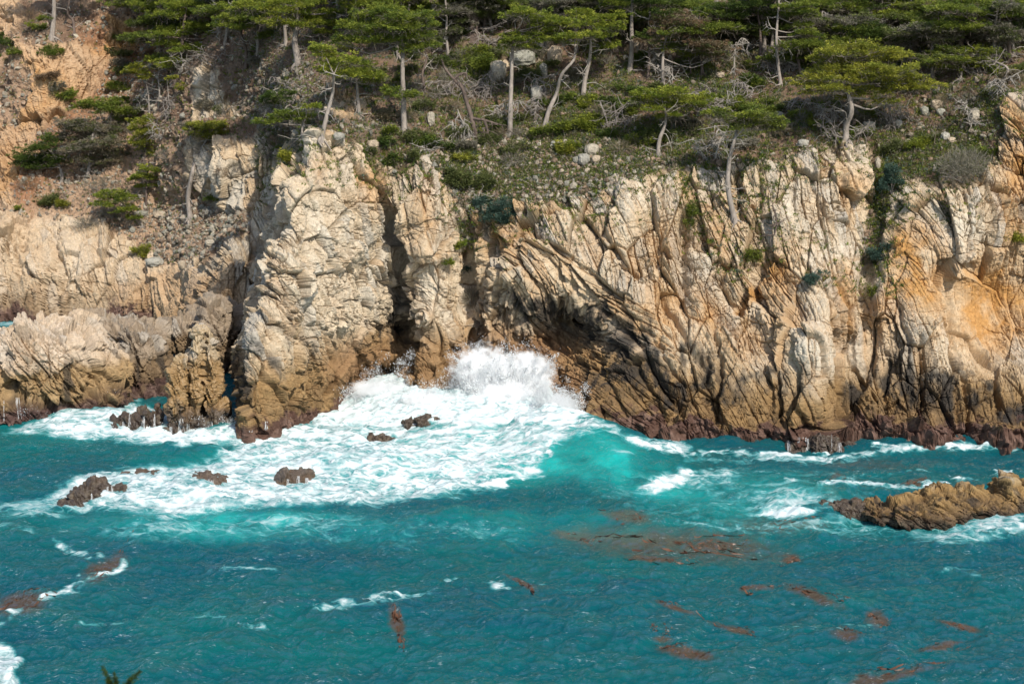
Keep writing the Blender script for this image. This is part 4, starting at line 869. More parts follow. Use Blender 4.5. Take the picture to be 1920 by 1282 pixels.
# ------------------------------------------------------------------ trees of the slope
GT = 'wind shaped cypresses on the cliff slope'
TREES = [
 # label, foliage, trunk pixels from the base upwards, base radius m, pads (u, v, half width, half height), dead twigs
 ('bare grey trunk left of its thinner twin, on the brow of the orange gully', 'mid', [(97, 72), (100, 30), (102, -20), (108, -70)], .26, [(80, -70, 60, 14), (140, -80, 60, 14), (84, 33, 14, 5)], 4),
 ('thin crooked grey trunk with dead side branches on the brow of the orange gully', 'mid', [(139, 65), (135, 40), (126, 26), (132, 0), (138, -40)], .15, [(150, -50, 50, 12), (70, 50, 20, 8)], 9),
 ('dark leafed branch tier at the far left edge below the grey rock', 'dark', [(-30, 100), (-28, 80), (-20, 70)], .15, [(18, 78, 30, 8), (-10, 70, 30, 10)], 2),
 ('broad cypress with many bright tiers above the pale rock fins', 'bright', [(330, 150), (338, 110), (345, 60), (352, 10)], .22, [(312, 27, 34, 8), (366, 25, 38, 9), (380, 50, 36, 9), (336, 60, 40, 9), (320, 82, 30, 9), (358, 92, 34, 8), (408, 102, 24, 7), (412, 64, 26, 6), (426, 72, 20, 6), (300, 66, 24, 6), (345, 8, 50, 9), (392, 84, 22, 6)], 8),
 ('leaning dead topped trunk with white branches behind the broad cypress', 'mid', [(412, 60), (408, 40), (402, 12), (396, -30)], .22, [(420, -20, 50, 12), (432, 22, 34, 6)], 9),
 ('slim young cypress with one bright ragged top at the gully edge', 'yellow', [(280, 216), (276, 180), (270, 148), (262, 125)], .08, [(258, 130, 20, 8), (262, 120, 12, 6), (268, 141, 13, 6), (240, 136, 10, 4)], 4),
 ('slender grey cypress with flat crown between two thin trunks', 'bright', [(297, 205), (297, 170), (299, 140), (310, 118)], .09, [(325, 118, 34, 9), (345, 122, 22, 6), (295, 112, 20, 6), (318, 150, 12, 4)], 6),
 ('thin straight trunk with small green tufts left of the pale fin', 'yellow', [(316, 216), (315, 180), (314, 150)], .07, [(352, 163, 16, 8), (325, 148, 10, 5)], 5),
 ('tall grey trunk with dead twigs and dark pads on its right', 'mid', [(458, 190), (461, 140), (463, 95), (452, 60), (450, 20), (452, -20)], .18, [(504, 66, 28, 8), (500, 85, 34, 9), (508, 103, 24, 8), (480, 100, 18, 5), (524, 92, 14, 5), (440, -15, 40, 10)], 12),
 ('high cypress canopy with dark shade under it at the top of the ridge', 'bright', [(560, 120), (555, 80), (556, 40), (552, -10)], .28, [(470, 12, 40, 7), (530, 22, 40, 9), (580, 30, 46, 9), (620, 42, 36, 8), (560, 44, 50, 8), (500, 38, 30, 6), (540, 6, 60, 8), (640, 18, 30, 8), (610, 60, 24, 6)], 8),
 ('low dark pad of foliage held out over the pink rubble', 'dark', [(555, 225), (552, 205), (540, 192)], .08, [(520, 180, 24, 8), (505, 192, 22, 7), (536, 174, 14, 6)], 3),
 ('small cypress with long flat tier leaning left over the pale outcrop', 'mid', [(566, 260), (568, 235), (574, 212), (572, 200)], .10, [(530, 222, 44, 7), (500, 226, 26, 4), (566, 215, 26, 5), (545, 214, 30, 5)], 5),
 ('forked grey cypress with layered crown at the shoulder of the buttress', 'bright', [(603, 260), (612, 215), (622, 175), (628, 140)], .17, [(610, 100, 26, 10), (640, 112, 36, 10), (625, 130, 30, 8), (600, 88, 24, 8), (650, 140, 22, 6), (585, 200, 14, 4)], 12),
 ('dark trunk with a wide fan of foliage left of the tall pale trunk', 'bright', [(674, 216), (674, 185), (671, 155), (668, 140)], .13, [(660, 132, 46, 9), (690, 140, 34, 8), (640, 120, 30, 8), (700, 148, 20, 6), (672, 118, 34, 6)], 10),
 ('big cypress with stacked dark green tiers and a straight pale trunk', 'mid', [(758, 246), (758, 190), (757, 130), (754, 80), (750, 20)], .20, [(720, 18, 36, 9), (760, 28, 50, 10), (700, 44, 40, 9), (745, 50, 50, 9), (790, 46, 30, 9), (780, 66, 36, 8), (680, 72, 42, 9), (730, 74, 40, 7), (660, 50, 26, 8), (800, 84, 24, 7), (775, 88, 30, 7), (755, 175, 36, 8), (735, 168, 18, 6), (690, 22, 30, 7), (640, 78, 26, 7)], 8),
 ('forked dead looking trunk with thin green top behind the pale trunk', 'olive', [(797, 172), (794, 140), (798, 110), (790, 85)], .11, [(782, 78, 26, 7), (806, 70, 20, 6), (768, 108, 18, 6)], 14),
 ('tall thin straight trunk left of the massive dark shaded bole', 'mid', [(842, 116), (840, 70), (836, 30), (833, -20)], .12, [(835, -25, 40, 12), (818, 20, 12, 4)], 7),
 ('massive grey bole in deep shade at the top of the slope', 'dark', [(886, 70), (890, 35), (892, 0), (892, -50)], .42, [(860, 34, 16, 8), (862, 54, 22, 9), (854, 64, 14, 7), (880, -30, 70, 18), (930, 8, 36, 8), (910, -14, 50, 14)], 3),
 ('wide flat topped cypress with a clean pale trunk at the centre of the slope', 'bright', [(956, 253), (958, 200), (960, 150), (960, 100), (966, 60)], .19, [(985, 24, 36, 8), (1010, 34, 36, 8), (965, 30, 24, 6), (1040, 42, 40, 8), (960, 75, 22, 8), (980, 86, 30, 8), (1000, 70, 34, 8), (1020, 56, 32, 7), (955, 62, 14, 5)], 9),
 ('right leaning bleached trunk with broken arms below the flat canopy', 'bright', [(1020, 242), (1030, 205), (1043, 176), (1056, 140), (1073, 112), (1080, 80)], .17, [(1085, 66, 34, 7), (1075, 40, 40, 8), (1050, 74, 22, 6)], 12),
 ('stout forked grey cypress with dead arms and a flat crown', 'bright', [(1093, 186), (1096, 150), (1103, 110), (1106, 70)], .20, [(1125, 46, 34, 8), (1140, 30, 34, 8), (1120, 66, 30, 7), (1136, 84, 24, 7), (1095, 26, 30, 7), (1150, 52, 22, 6)], 12),
 ('pair of tall dark boles close together at the upper middle', 'mid', [(1181, 134), (1182, 90), (1184, 40), (1188, -30)], .20, [(1190, -30, 60, 16), (1150, 10, 30, 7)], 6),
 ('straight dark bole just right of the tall pair', 'dark', [(1215, 146), (1215, 100), (1216, 50), (1218, 0)], .12, [(1225, 2, 40, 9), (1206, 72, 18, 6), (1240, 20, 20, 6)], 6),
 ('cypress with rust brown dying crown and green lower tiers', ('brown', 'brown', 'olive', 'straw'), [(1244, 160), (1245, 120), (1250, 80), (1262, 40)], .13, [(1262, 34, 34, 12), (1290, 44, 34, 12), (1300, 64, 36, 12), (1270, 60, 36, 10), (1330, 90, 34, 11), (1312, 80, 30, 9), (1345, 104, 20, 8), (1240, 50, 24, 9), (1215, 76, 22, 6)], 10),
 ('small flat green cypress tier below the rust brown crown', 'mid', [(1295, 140), (1290, 115), (1285, 98)], .07, [(1270, 92, 28, 7), (1300, 100, 26, 6), (1255, 84, 16, 5)], 4),
 ('umbrella shaped small cypress with twisted roots above the cliff lip', 'bright', [(1234, 290), (1238, 262), (1246, 240), (1248, 222), (1244, 200)], .15, [(1240, 172, 44, 9), (1215, 180, 30, 8), (1275, 182, 44, 8), (1255, 196, 50, 8), (1300, 190, 34, 8), (1225, 202, 26, 6), (1262, 216, 24, 6), (1320, 180, 24, 6), (1195, 188, 14, 5)], 12),
 ('spreading cypress with drooping grey skirts and long root down the cliff', ('mid', 'bright', 'olive'), [(1377, 412), (1364, 352), (1368, 300), (1380, 262), (1388, 235), (1394, 220)], .17, [(1370, 218, 36, 8), (1410, 215, 40, 9), (1440, 225, 30, 9), (1345, 212, 24, 6), (1400, 232, 34, 6), (1450, 238, 20, 5)], 26),
 ('great bright cypress with stacked horizontal tiers right of the middle', 'yellow', [(1586, 264), (1590, 235), (1594, 205), (1590, 160), (1600, 110)], .22,
  [(1600, 84, 40, 6), (1640, 92, 46, 7), (1575, 98, 40, 7), (1560, 108, 36, 6), (1615, 108, 60, 7), (1670, 104, 40, 7), (1600, 124, 66, 7), (1660, 126, 60, 7), (1700, 142, 40, 7), (1560, 130, 44, 7), (1530, 142, 30, 6), (1590, 146, 60, 7), (1650, 150, 60, 7), (1720, 158, 36, 6), (1510, 154, 28, 6), (1560, 164, 44, 6), (1625, 168, 50, 6), (1690, 164, 40, 6), (1530, 172, 26, 6), (1600, 176, 30, 5), (1665, 186, 24, 6), (1640, 136, 50, 6)], 14),
 ('tall slender trunk flecked white with short dead stubs', 'mid', [(1464, 160), (1461, 120), (1458, 70), (1461, 20), (1460, -30)], .13, [(1500, 22, 34, 7), (1520, 30, 26, 6), (1490, 8, 34, 7), (1515, 62, 26, 7), (1505, 48, 18, 5), (1440, -20, 50, 12)], 12),
 ('twin dark boles standing in shade left of the flecked trunk', 'dark', [(1424, 118), (1424, 80), (1420, 40), (1418, -10)], .13, [(1360, 26, 44, 8), (1400, 8, 40, 8), (1370, 52, 30, 8), (1340, 16, 30, 7), (1430, -15, 50, 10)], 8),
 ('shaded cypress with olive tiers in the upper right thicket', ('mid', 'olive'), [(1615, 70), (1615, 40), (1614, 0), (1612, -30)], .16, [(1640, 22, 50, 8), (1690, 30, 44, 9), (1660, 46, 50, 8), (1580, 22, 40, 8), (1705, 58, 40, 8), (1560, 8, 40, 8), (1620, 4, 60, 8), (1640, 66, 30, 6), (1690, 6, 40, 9)], 8),
 ('wide dark cypress tiers spreading in the top right corner', 'mid', [(1893, 114), (1893, 75), (1892, 40), (1896, -10)], .16, [(1800, 48, 60, 8), (1860, 46, 50, 7), (1770, 56, 30, 7), (1830, 30, 50, 7), (1900, 24, 40, 8), (1790, 16, 50, 7), (1880, 8, 50, 8)], 7),
 ('low spreading olive cypress under the top right tiers', ('mid', 'bright', 'olive'), [(1800, 150), (1802, 125), (1800, 105)], .12, [(1770, 112, 40, 8), (1820, 108, 46, 8), (1800, 92, 40, 7), (1846, 122, 36, 8), (1770, 128, 30, 7), (1740, 104, 22, 6), (1860, 96, 34, 7), (1895, 130, 30, 6)], 10),
 ('grey needled shaggy cypress on the left slope with bare lower boughs', ('grey', 'grey', 'olive', 'straw'), [(165, 330), (168, 300), (172, 268), (176, 240)], .20, [(160, 240, 44, 14), (200, 246, 40, 12), (140, 258, 36, 12), (190, 268, 46, 10), (150, 278, 40, 9), (210, 284, 34, 8), (180, 298, 40, 6), (130, 228, 26, 9), (205, 300, 24, 5)], 14),
 ('green topped cypress behind the shaggy grey one on the left slope', 'mid', [(205, 262), (206, 230), (204, 200)], .14, [(190, 192, 34, 9), (215, 206, 34, 11), (235, 222, 26, 11), (160, 200, 26, 8), (225, 190, 20, 8), (245, 208, 18, 8)], 5),
 ('round dark green cypress at the left edge of the shaggy grey one', 'dark', [(115, 345), (116, 325), (108, 300), (96, 285)], .16, [(60, 292, 36, 10), (85, 276, 30, 10), (100, 298, 26, 10), (50, 306, 26, 8), (95, 260, 18, 8), (75, 310, 26, 7)], 5),
 ('narrow bright green cypress right of the shaggy grey one', 'yellow', [(272, 300), (272, 265), (270, 235)], .10, [(265, 226, 20, 9), (275, 246, 22, 9), (262, 262, 20, 10), (282, 275, 22, 9), (258, 240, 14, 8), (290, 288, 14, 7)], 5),
 ('umbrella cypress with one smooth bright crown and a thick bare trunk', 'yellow', [(357, 410), (354, 370), (358, 330), (366, 300), (378, 275), (390, 262)], .22, [(392, 244, 38, 11), (370, 240, 24, 9), (418, 246, 22, 9), (395, 254, 34, 8), (400, 234, 28, 8)], 16),
 ('thin grey cypress with scattered small tufts above the rubble', 'bright', [(274, 395), (276, 360), (278, 325), (280, 305)], .11, [(285, 314, 20, 6), (268, 330, 16, 6), (288, 332, 16, 5), (252, 336, 10, 4), (266, 350, 14, 5), (300, 345, 16, 5)], 9),
 ('low windswept cypress lying over the edge of the rubble slope', 'mid', [(268, 425), (250, 402), (232, 385), (220, 372)], .10, [(205, 368, 34, 6), (235, 372, 20, 6), (195, 382, 22, 6), (240, 392, 22, 7), (220, 360, 26, 5), (252, 408, 14, 6)], 9),
 ('flat cypress branch with dead underside right of the bare thick trunk', 'mid', [(400, 396), (410, 388), (420, 378)], .08, [(425, 370, 36, 5), (448, 368, 18, 4), (404, 374, 16, 4)], 10),
]
def px(Y): return Y / FPX
def make_tree(i, label, kind, tr, r0, pads, ndead):
    R = random.Random(100 + i); hp, hn = hit(*tr[0]); Y0 = hp.y
    root = empty('cypress_tree', hp); tag(root, label, 'tree', GT)
    tp = [hp - Vector((0, 0, .5))] + [at_y(u, v, Y0 + R.uniform(-.3, .3) * k) + Vector((R.uniform(-.12, .12) * (k > 0), 0, 0)) for k, (u, v) in enumerate(tr)]
    tp[1] = hp.copy()
    path = smooth_path(tp, 4); n = len(path); T = Tubes()
    r0 *= 1.25; rad = [r0 * (1.5 if k < 2 else 1.25 if k < 5 else 1.0) * (1 - .72 * k / n) for k in range(n)]
    T.add(path, rad, 8, R)
    for k in range(3):                                     # surface roots
        a = R.uniform(0, 6.28); T.add(wiggle(hp + Vector((0, 0, .12)), (math.cos(a), -abs(math.sin(a)) * .6, -.5), R.uniform(.6, 1.4), 4, R, -.1, .3), [r0 * .6, r0 * .45, r0 * .32, r0 * .2, r0 * .08], 5, R)
    P3 = []
    for (u, v, ru, rv) in pads:
        dy = R.uniform(-1, 1) * min(1.6, ru * px(Y0) * .8)
        c = at_y(u, v, Y0 + dy); k = px(Y0 + dy); rx = ru * k
        P3.append((c, rx * 1.06, min(rx * .85, 1.4), rv * k * 1.15))
        best = min(path[2:], key=lambda q: (q - c).length + (3 if q.z > c.z + .1 else 0))
        mid = best.lerp(c, .55) + Vector((0, 0, R.uniform(-.25, .05) * (c - best).length)); j = path.index(best)
        rb = min(rad[j] * .6, .03 + .022 * (c - best).length)
        T.add(smooth_path([best, mid, c], 3), [rb * (1 - .75 * q / 6) for q in range(7)], 5, R)
        for q in range(3):
            e = c + Vector((R.uniform(-.8, .8) * rx, R.uniform(-.6, .6) * rx, R.uniform(-.2, .4) * rv * k))
            T.add([mid.lerp(c, .4), mid.lerp(e, .6), e], [rb * .5, rb * .35, .008], 4, R)
    T.build('trunk', M_DARKBARK if i % 7 in (1, 3) else M_BARK, root)
    v, f, c = spray_cloud(P3, kind, 900 + i, .92, skirt=True)
    mesh_np('crown', v, f, M_LEAF, root, smooth=False, attrs={'Col': c})
    for k in range(ndead):
        D = Tubes(); q = path[R.randrange(3, n)]; a = R.choice([0, math.pi]) + R.gauss(0, .7); L = R.uniform(.5, 1.9)
        w = wiggle(q, (math.cos(a), math.sin(a), R.uniform(-.3, .4)), L, 6, R, .03, .32)
        D.add(w, [.035 * (1 - .85 * s / 6) + .006 for s in range(7)], 4, R)
        for s in range(3):
            x = w[R.randrange(2, 6)]; D.add(wiggle(x, (math.cos(a) + R.gauss(0, .6), R.gauss(0, .5), R.gauss(0, .5)), L * .45, 4, R, .02, .35), [.018, .014, .01, .008, .005], 3, R)
        D.build('dead_branch', M_DEAD, root)
for i, t in enumerate(TREES): make_tree(i, *t)

RF = random.Random(2024)
for k in range(72):                                        # trees half hidden in the thicket along the top
    u = RF.uniform(280, 560) if k >= 58 else RF.uniform(1300, 1960) if k < 26 else RF.uniform(270, 1300); vb = RF.uniform(60, 150) if u > 1300 else RF.uniform(20, 110); hgt = RF.uniform(60, 120)
    lean = RF.uniform(-14, 14); tr = [(u, vb), (u + lean * .4, vb - hgt * .5), (u + lean, vb - hgt)]
    pads = [(u + lean * t + RF.uniform(-45, 45), vb - hgt * t, RF.uniform(24, 50), RF.uniform(6, 10)) for t in [RF.uniform(.45, 1.05) for _ in range(RF.randint(4, 9))]]
    make_tree(60 + k, 'half hidden cypress in the dense thicket along the top of the slope', RF.choice(['mid', 'mid', 'dark', 'bright', ('mid', 'olive'), ('olive', 'grey')]), tr, RF.uniform(.1, .18), pads, 6)
def dead_wood(name, label, cat, stems, r0, twigs, mat, seed, group=None, droop=0.0):
    """stems: lists of pixels, each starting on the ground"""
    R = random.Random(seed); T = Tubes(); hp = hit(*stems[0][0])[0]; Y0 = hp.y
    for si, st in enumerate(stems):
        p = [at_y(u, v, Y0 - .15 + R.uniform(-.25, .25)) for u, v in st]
        if si == 0: p[0] = hp
        w = smooth_path(p, 4) if len(p) > 2 else smooth_path([p[0], p[0].lerp(p[1], .5) + Vector((0, 0, .06)), p[1]], 3)
        rr = r0 * (1 if si == 0 else .6); n = len(w); T.add(w, [max(.012, rr * (1 - .8 * k / n)) for k in range(n)], 7, R)
        for k in range(twigs):
            q = w[R.randrange(1, n)]; L = R.uniform(.4, 1.5)
            w2 = wiggle(q, (R.gauss(0, 1), -abs(R.gauss(0, .5)), R.uniform(-.6, .6) - droop), L, 5, R, -droop * .3, .35)
            T.add(w2, [.028 * (1 - .8 * s / 5) + .005 for s in range(6)], 4, R)
            for s in range(2): T.add(wiggle(w2[R.randrange(1, 5)], (R.gauss(0, 1), R.gauss(0, .6), R.gauss(-droop, .6)), L * .5, 3, R, -droop * .3, .4), [.013, .010, .007, .004], 3, R)
    root = empty(name, hp); tag(root, label, cat, group); T.build('trunk', mat, root)
GD = 'dead trees and fallen wood'
dead_wood('dead_tree', 'dark twisted dead trunk with hanging pale roots left of the clean pale trunk', 'dead tree', [[(893, 262), (885, 225), (876, 195), (866, 165), (850, 148), (834, 128), (828, 112)], [(880, 222), (905, 225), (930, 232), (945, 236)], [(852, 148), (866, 138), (876, 138)], [(908, 225), (915, 250), (910, 270)]], .2, 12, M_DARKBARK, 11, GD, .5)
dead_wood('dead_tree', 'tangle of pale drooping dead branches beside the dark twisted trunk', 'dead tree', [[(868, 262), (866, 230), (858, 205)], [(882, 265), (878, 235)], [(850, 255), (848, 225)], [(860, 250), (872, 220)]], .07, 12, M_DEAD, 12, GD, .8)
dead_wood('dead_tree', 'bleached upturned stump with white claw like branches in the upper right', 'dead tree', [[(1500, 92), (1494, 115), (1488, 138)], [(1502, 92), (1506, 118), (1510, 136)], [(1504, 92), (1514, 108), (1520, 122)], [(1498, 94), (1498, 120), (1500, 135)], [(1493, 92), (1512, 88)]], .09, 6, M_DEAD, 13, GD, .8)
dead_wood('dead_tree', 'grey dead tree skeleton with hanging twigs right of the rust brown crown', 'dead tree', [[(1376, 138), (1377, 110), (1380, 80)], [(1376, 100), (1390, 72), (1408, 84)], [(1378, 100), (1366, 76)]], .08, 12, M_DEAD, 14, GD, .6)
dead_wood('dead_tree', 'big gnarled grey root trunk sprawling over the lip at the right edge', 'dead tree', [[(1880, 160), (1876, 185), (1868, 208), (1850, 228), (1832, 250), (1815, 262)], [(1878, 165), (1900, 170), (1925, 168)], [(1868, 205), (1858, 240), (1872, 270), (1876, 310)], [(1850, 228), (1840, 258), (1858, 280)], [(1880, 158), (1890, 130), (1870, 118), (1862, 116)]], .2, 14, M_BARK, 15, GD, .3)
dead_wood('dead_tree', 'crooked bare dead tree with pale limbs left of the long root cypress', 'dead tree', [[(1340, 300), (1348, 270), (1360, 248)], [(1348, 270), (1330, 272), (1310, 285)], [(1355, 255), (1340, 235)], [(1320, 300), (1310, 275), (1300, 262)]], .08, 14, M_DEAD, 16, GD, .2)
dead_wood('dead_tree', 'fallen grey trunk with roots right of the umbrella cypress', 'dead tree', [[(1250, 236), (1275, 250), (1300, 262), (1320, 275)], [(1262, 244), (1285, 240)]], .12, 8, M_BARK, 17, GD, .2)
dead_wood('dead_tree', 'brown tangle of dry dead limbs between the stout forked cypress and the umbrella cypress', 'dead tree', [[(1140, 240), (1135, 215), (1125, 190)], [(1150, 235), (1165, 205), (1180, 190)], [(1130, 235), (1160, 225), (1195, 230)], [(1170, 240), (1190, 215)]], .06, 18, M_TWIG, 18, GD, .0)
dead_wood('dead_tree', 'black thin crooked snag standing on a ledge of the right wall', 'dead tree', [[(1452, 440), (1456, 420), (1452, 395), (1444, 370)], [(1454, 418), (1448, 432)], [(1452, 440), (1430, 446)]], .07, 6, M_DARKBARK, 19, GD, 0)
dead_wood('driftwood_log', 'bent bleached branch lying on the stones above the pillar', 'log', [[(770, 282), (795, 274), (815, 266), (832, 262)], [(790, 276), (806, 284)]], .07, 8, M_DEAD, 20, GD, 0)
dead_wood('driftwood_log', 'pale stick lying above the teal succulents', 'log', [[(900, 378), (915, 374), (930, 362)], [(900, 378), (888, 372)]], .05, 4, M_DEAD, 21, GD, 0)
dead_wood('driftwood_log', 'pale fallen log high in the upper right thicket', 'log', [[(1728, 40), (1738, 30), (1750, 18)]], .1, 1, M_DEAD, 22, GD, 0)
dead_wood('driftwood_log', 'grey fallen branches at the foot of the green cypress near the left edge', 'log', [[(5, 378), (30, 365), (58, 368)], [(10, 372), (34, 352)], [(0, 382), (26, 372)]], .07, 5, M_TWIG, 23, GD, 0)
dead_wood('dead_tree', 'white broken dead branches in the gap right of the narrow bright cypress', 'dead tree', [[(300, 262), (298, 245), (290, 232)], [(300, 262), (312, 250), (316, 238)], [(298, 255), (284, 250)]], .05, 12, M_DEAD, 24, GD, 0)
dead_wood('dead_tree', 'pale bare branches scattered below the stacked great cypress', 'dead tree', [[(1560, 262), (1550, 245), (1535, 232)], [(1570, 265), (1562, 240)], [(1600, 262), (1612, 245), (1625, 238)]], .06, 18, M_TWIG, 25, GD, .1)

RD = random.Random(404)
for k in range(40):                                        # bare grey thickets of dead limbs between the trees
    u, v = RD.uniform(1180, 1900) if k < 24 else RD.uniform(230, 1180), RD.uniform(60, 240)
    if v > np.interp(u, lip_u, lip_v) - 20: v = np.interp(u, lip_u, lip_v) - 30
    st = [[(u + RD.uniform(-14, 14), v + 4), (u + RD.uniform(-24, 24), v - RD.uniform(12, 22)), (u + RD.uniform(-40, 40), v - RD.uniform(18, 44))] for _ in range(3)]
    dead_wood('dead_tree', 'small grey tangle of bare dead limbs among the living cypresses', 'dead tree', st, RD.uniform(.035, .07), 13, M_DEAD if k % 3 == 0 else M_TWIG, 600 + k, 'grey dead tangles', RD.uniform(0, .4))
# ------------------------------------------------------------------ shrubs
GS = 'shrubs on the cliff slope'
def shrub(name, label, kind, u, v, ru, rv, seed, dens=1.0, leaf=1.0, twigs=0, group=GS, cat='shrub'):
    hp = hit(u, v + rv * .8)[0]; k = px(hp.y); root = empty(name, hp); tag(root, label, cat, group)
    R = random.Random(seed); T = Tubes(); cen = hp + Vector((0, 0, rv * k * .7)); pads = []
    nst = 7 if ru * k > .5 else 3
    for q in range(nst):
        c = cen + Vector((R.uniform(-.8, .8) * ru * k, R.uniform(-.6, .4) * ru * k, R.uniform(-.5, .45) * rv * k))
        pads.append((c, ru * k * R.uniform(.22, .55), ru * k * .4, rv * k * R.uniform(.25, .6))); T.add(smooth_path([hp - Vector((0, 0, .1)), hp.lerp(c, .5) + Vector((0, 0, .1)), c], 2), [.03, .026, .022, .015, .008], 4, R)
    T.build('stem', M_TWIG, root)
    if twigs: vv, f, c = twig_cloud(cen, (ru * k, ru * k * .8, rv * k), twigs, seed, .55, .013, kind)
    else: vv, f, c = spray_cloud(pads, kind, seed, dens * .55, leaf * 1.1, .45)
    if not twigs and kind != 'teal':
        v3, f3, c3 = twig_cloud(cen - Vector((0, 0, .1)), (ru * k * 1.35, ru * k, rv * k * 1.1), int(60 + 900 * ru * k * rv * k), seed + 1, .3, .012, R.choice(['grey', 'straw', 'olive'])); f = np.concatenate([f, f3 + len(vv)]); vv = np.concatenate([vv, v3]); c = np.concatenate([c, c3])
    mesh_np('foliage', vv, f, M_LEAF, root, smooth=False, attrs={'Col': c})
for a in [
 ('dry_shrub', 'big round grey twiggy dead bush hanging at the top of the right wall', 'grey', 1806, 308, 62, 42, 1, 1, 1, 2600),
 ('dry_shrub', 'reddish brown dead bush below the grey rock in the top left corner', 'brown', 58, 34, 30, 24, 2, 1, 1, 900),
 ('shrub', 'cluster of teal grey succulents hanging over the lip above the arch', 'teal', 942, 392, 34, 24, 3, 1.5, .8),
 ('shrub', 'smaller teal grey succulent clump left of the bigger hanging cluster', 'teal', 906, 376, 18, 12, 4, 1.5, .8),
 ('shrub', 'teal succulent at the lower edge of the hanging cluster', 'teal', 944, 408, 14, 9, 5, 1.5, .8),
 ('shrub', 'bright yellow green cushion of shrub at the brow left of the pillar top', 'yellow', 862, 288, 22, 12, 6, 1.2), ('shrub', 'long yellow green patch of shrub hanging down left on the stony brow', 'olive', 858, 325, 20, 28, 7, 1.2),
 ('shrub', 'olive green shrub patch right of the long hanging one on the stony brow', 'olive', 908, 335, 18, 20, 8, 1.2), ('shrub', 'bright green low bush below the leaning bleached trunk', 'yellow', 1062, 274, 16, 14, 9, 1.2),
 ('shrub', 'grass green mat below the stout forked cypress', 'bright', 1095, 222, 34, 16, 10, 1.1), ('shrub', 'low green mat left of the grass green one', 'bright', 1062, 240, 20, 9, 11, 1.1),
 ('shrub', 'fresh green bank of plants left of the grey boulder on the upper slope', 'mid', 900, 118, 32, 22, 12, 1), ('shrub', 'dark green bank just under the massive grey bole', 'mid', 890, 95, 26, 12, 13, 1),
 ('shrub', 'bright green bush on the skyline of the buttress notch', 'yellow', 545, 292, 18, 9, 14, 1.3), ('shrub', 'yellow green juniper bush at the top of the left rock wall', 'olive', 86, 374, 22, 14, 15, 1.2), ('shrub', 'second yellow green bush right of the juniper on the left slope', 'yellow', 118, 380, 16, 10, 16, 1.2),
 ('shrub', 'green tuft alone on the rubble below the windswept cypress', 'yellow', 272, 468, 18, 16, 17, 1), ('shrub', 'small pale green tuft above the left cove wall', 'bright', 38, 390, 9, 6, 18, 1),
 ('shrub', 'fresh green bank behind the umbrella cypress on the right', 'bright', 1370, 180, 34, 14, 19, 1), ('shrub', 'light green low bush at the left of the fresh green bank', 'bright', 1310, 186, 34, 16, 20, 1), ('shrub', 'green cushion of plants on the recess ledge right of the pillar', 'bright', 862, 460, 8, 8, 21, 1), ('shrub', 'tiny green plant below the recess ledge cushion', 'bright', 836, 484, 7, 7, 22, 1), ('shrub', 'pale teal plant at the bottom of the recess right of the pillar', 'teal', 870, 505, 10, 8, 23, 1), 
 ('shrub', 'purple brown dry bush wedged deep in the recess', 'grey', 884, 556, 16, 20, 24, 1, 1, 500), ('shrub', 'ivy like dark succulents down the upper gully beside the tall blocks', 'teal', 1672, 330, 22, 40, 25, 1.2, .8), ('shrub', 'dark green succulents in the middle of the right gully', 'teal', 1650, 470, 16, 26, 26, 1.2, .8), ('shrub', 'trailing green plants low in the right gully', 'mid', 1632, 545, 10, 26, 27, 1.1, .8),
 ('shrub', 'green tuft on the ledge at the right edge of the headland', 'yellow', 1900, 440, 22, 6, 28, 1.3), ('shrub', 'green creeper in the cleft left of the pale tilted flakes', 'mid', 1296, 400, 14, 36, 29, 1.1, .8), ('shrub', 'mixed green creeper on the ledge below the black snag', 'mid', 1408, 470, 34, 16, 30, .9, .8), ('shrub', 'sparse green plants on the slanting ledge right of the black snag', 'teal', 1530, 520, 22, 14, 31, .9, .8),
 ('shrub', 'dark bush in the notch between the tall pale trunk and the brow', 'mid', 800, 260, 26, 12, 32, 1), ('shrub', 'green clump in the cleft at the head of the main gully', 'dark', 735, 300, 14, 14, 33, 1), ('shrub', 'grey twiggy dry bush on the stony brow right of the succulents', 'grey', 960, 300, 30, 14, 34, 1, 1, 500), ('shrub', 'brown dry bush below the small cypress with long flat tier', 'grey', 560, 268, 26, 12, 35, 1, 1, 400),
 ('shrub', 'pale grey heather bush on the crest of the left cove wall', 'grey', 160, 418, 26, 12, 36, 1, 1, 500), ('shrub', 'dark brown brush in shade under the shaggy grey cypress', 'grey', 190, 345, 50, 16, 37, 1, 1, 900), ('shrub', 'dark brush at the foot of the windswept cypress', 'grey', 210, 400, 34, 12, 38, 1, 1, 700), ('shrub', 'reddish dry brush at the left edge below the green cypress', 'brown', 50, 345, 30, 14, 39, 1, 1, 500)]: shrub(*a)
R = random.Random(77); n = 0
while n < 240:                                             # undergrowth bushes nothing in the picture tells apart
    u, v = (R.uniform(640, 1940), R.uniform(-10, 290)) if n < 205 else (R.uniform(-20, 500), R.uniform(20, 340))
    if v > np.interp(u, lip_u, lip_v) - 14: continue
    wr_ = R.random(); kd = R.choice(['mid', 'olive', 'olive', 'dark', 'grey', 'grey', 'straw', 'bright'] if u > 600 else ['grey', 'grey', 'brown', 'olive', 'mid'])
    tw = 260 if kd in ('grey', 'brown', 'straw') and R.random() < .7 else 0
    if kd in ('grey', 'brown', 'straw') and tw: lb, nm = 'small dry twiggy bush in the undergrowth of the wooded slope', 'dry_shrub'
    else: lb, nm = 'small leafy bush in the undergrowth of the wooded slope', 'shrub'
    shrub(nm, lb, kd, u, v, R.uniform(9, 30), R.uniform(6, 14), 500 + n, .8, 1, tw, 'undergrowth bushes'); n += 1
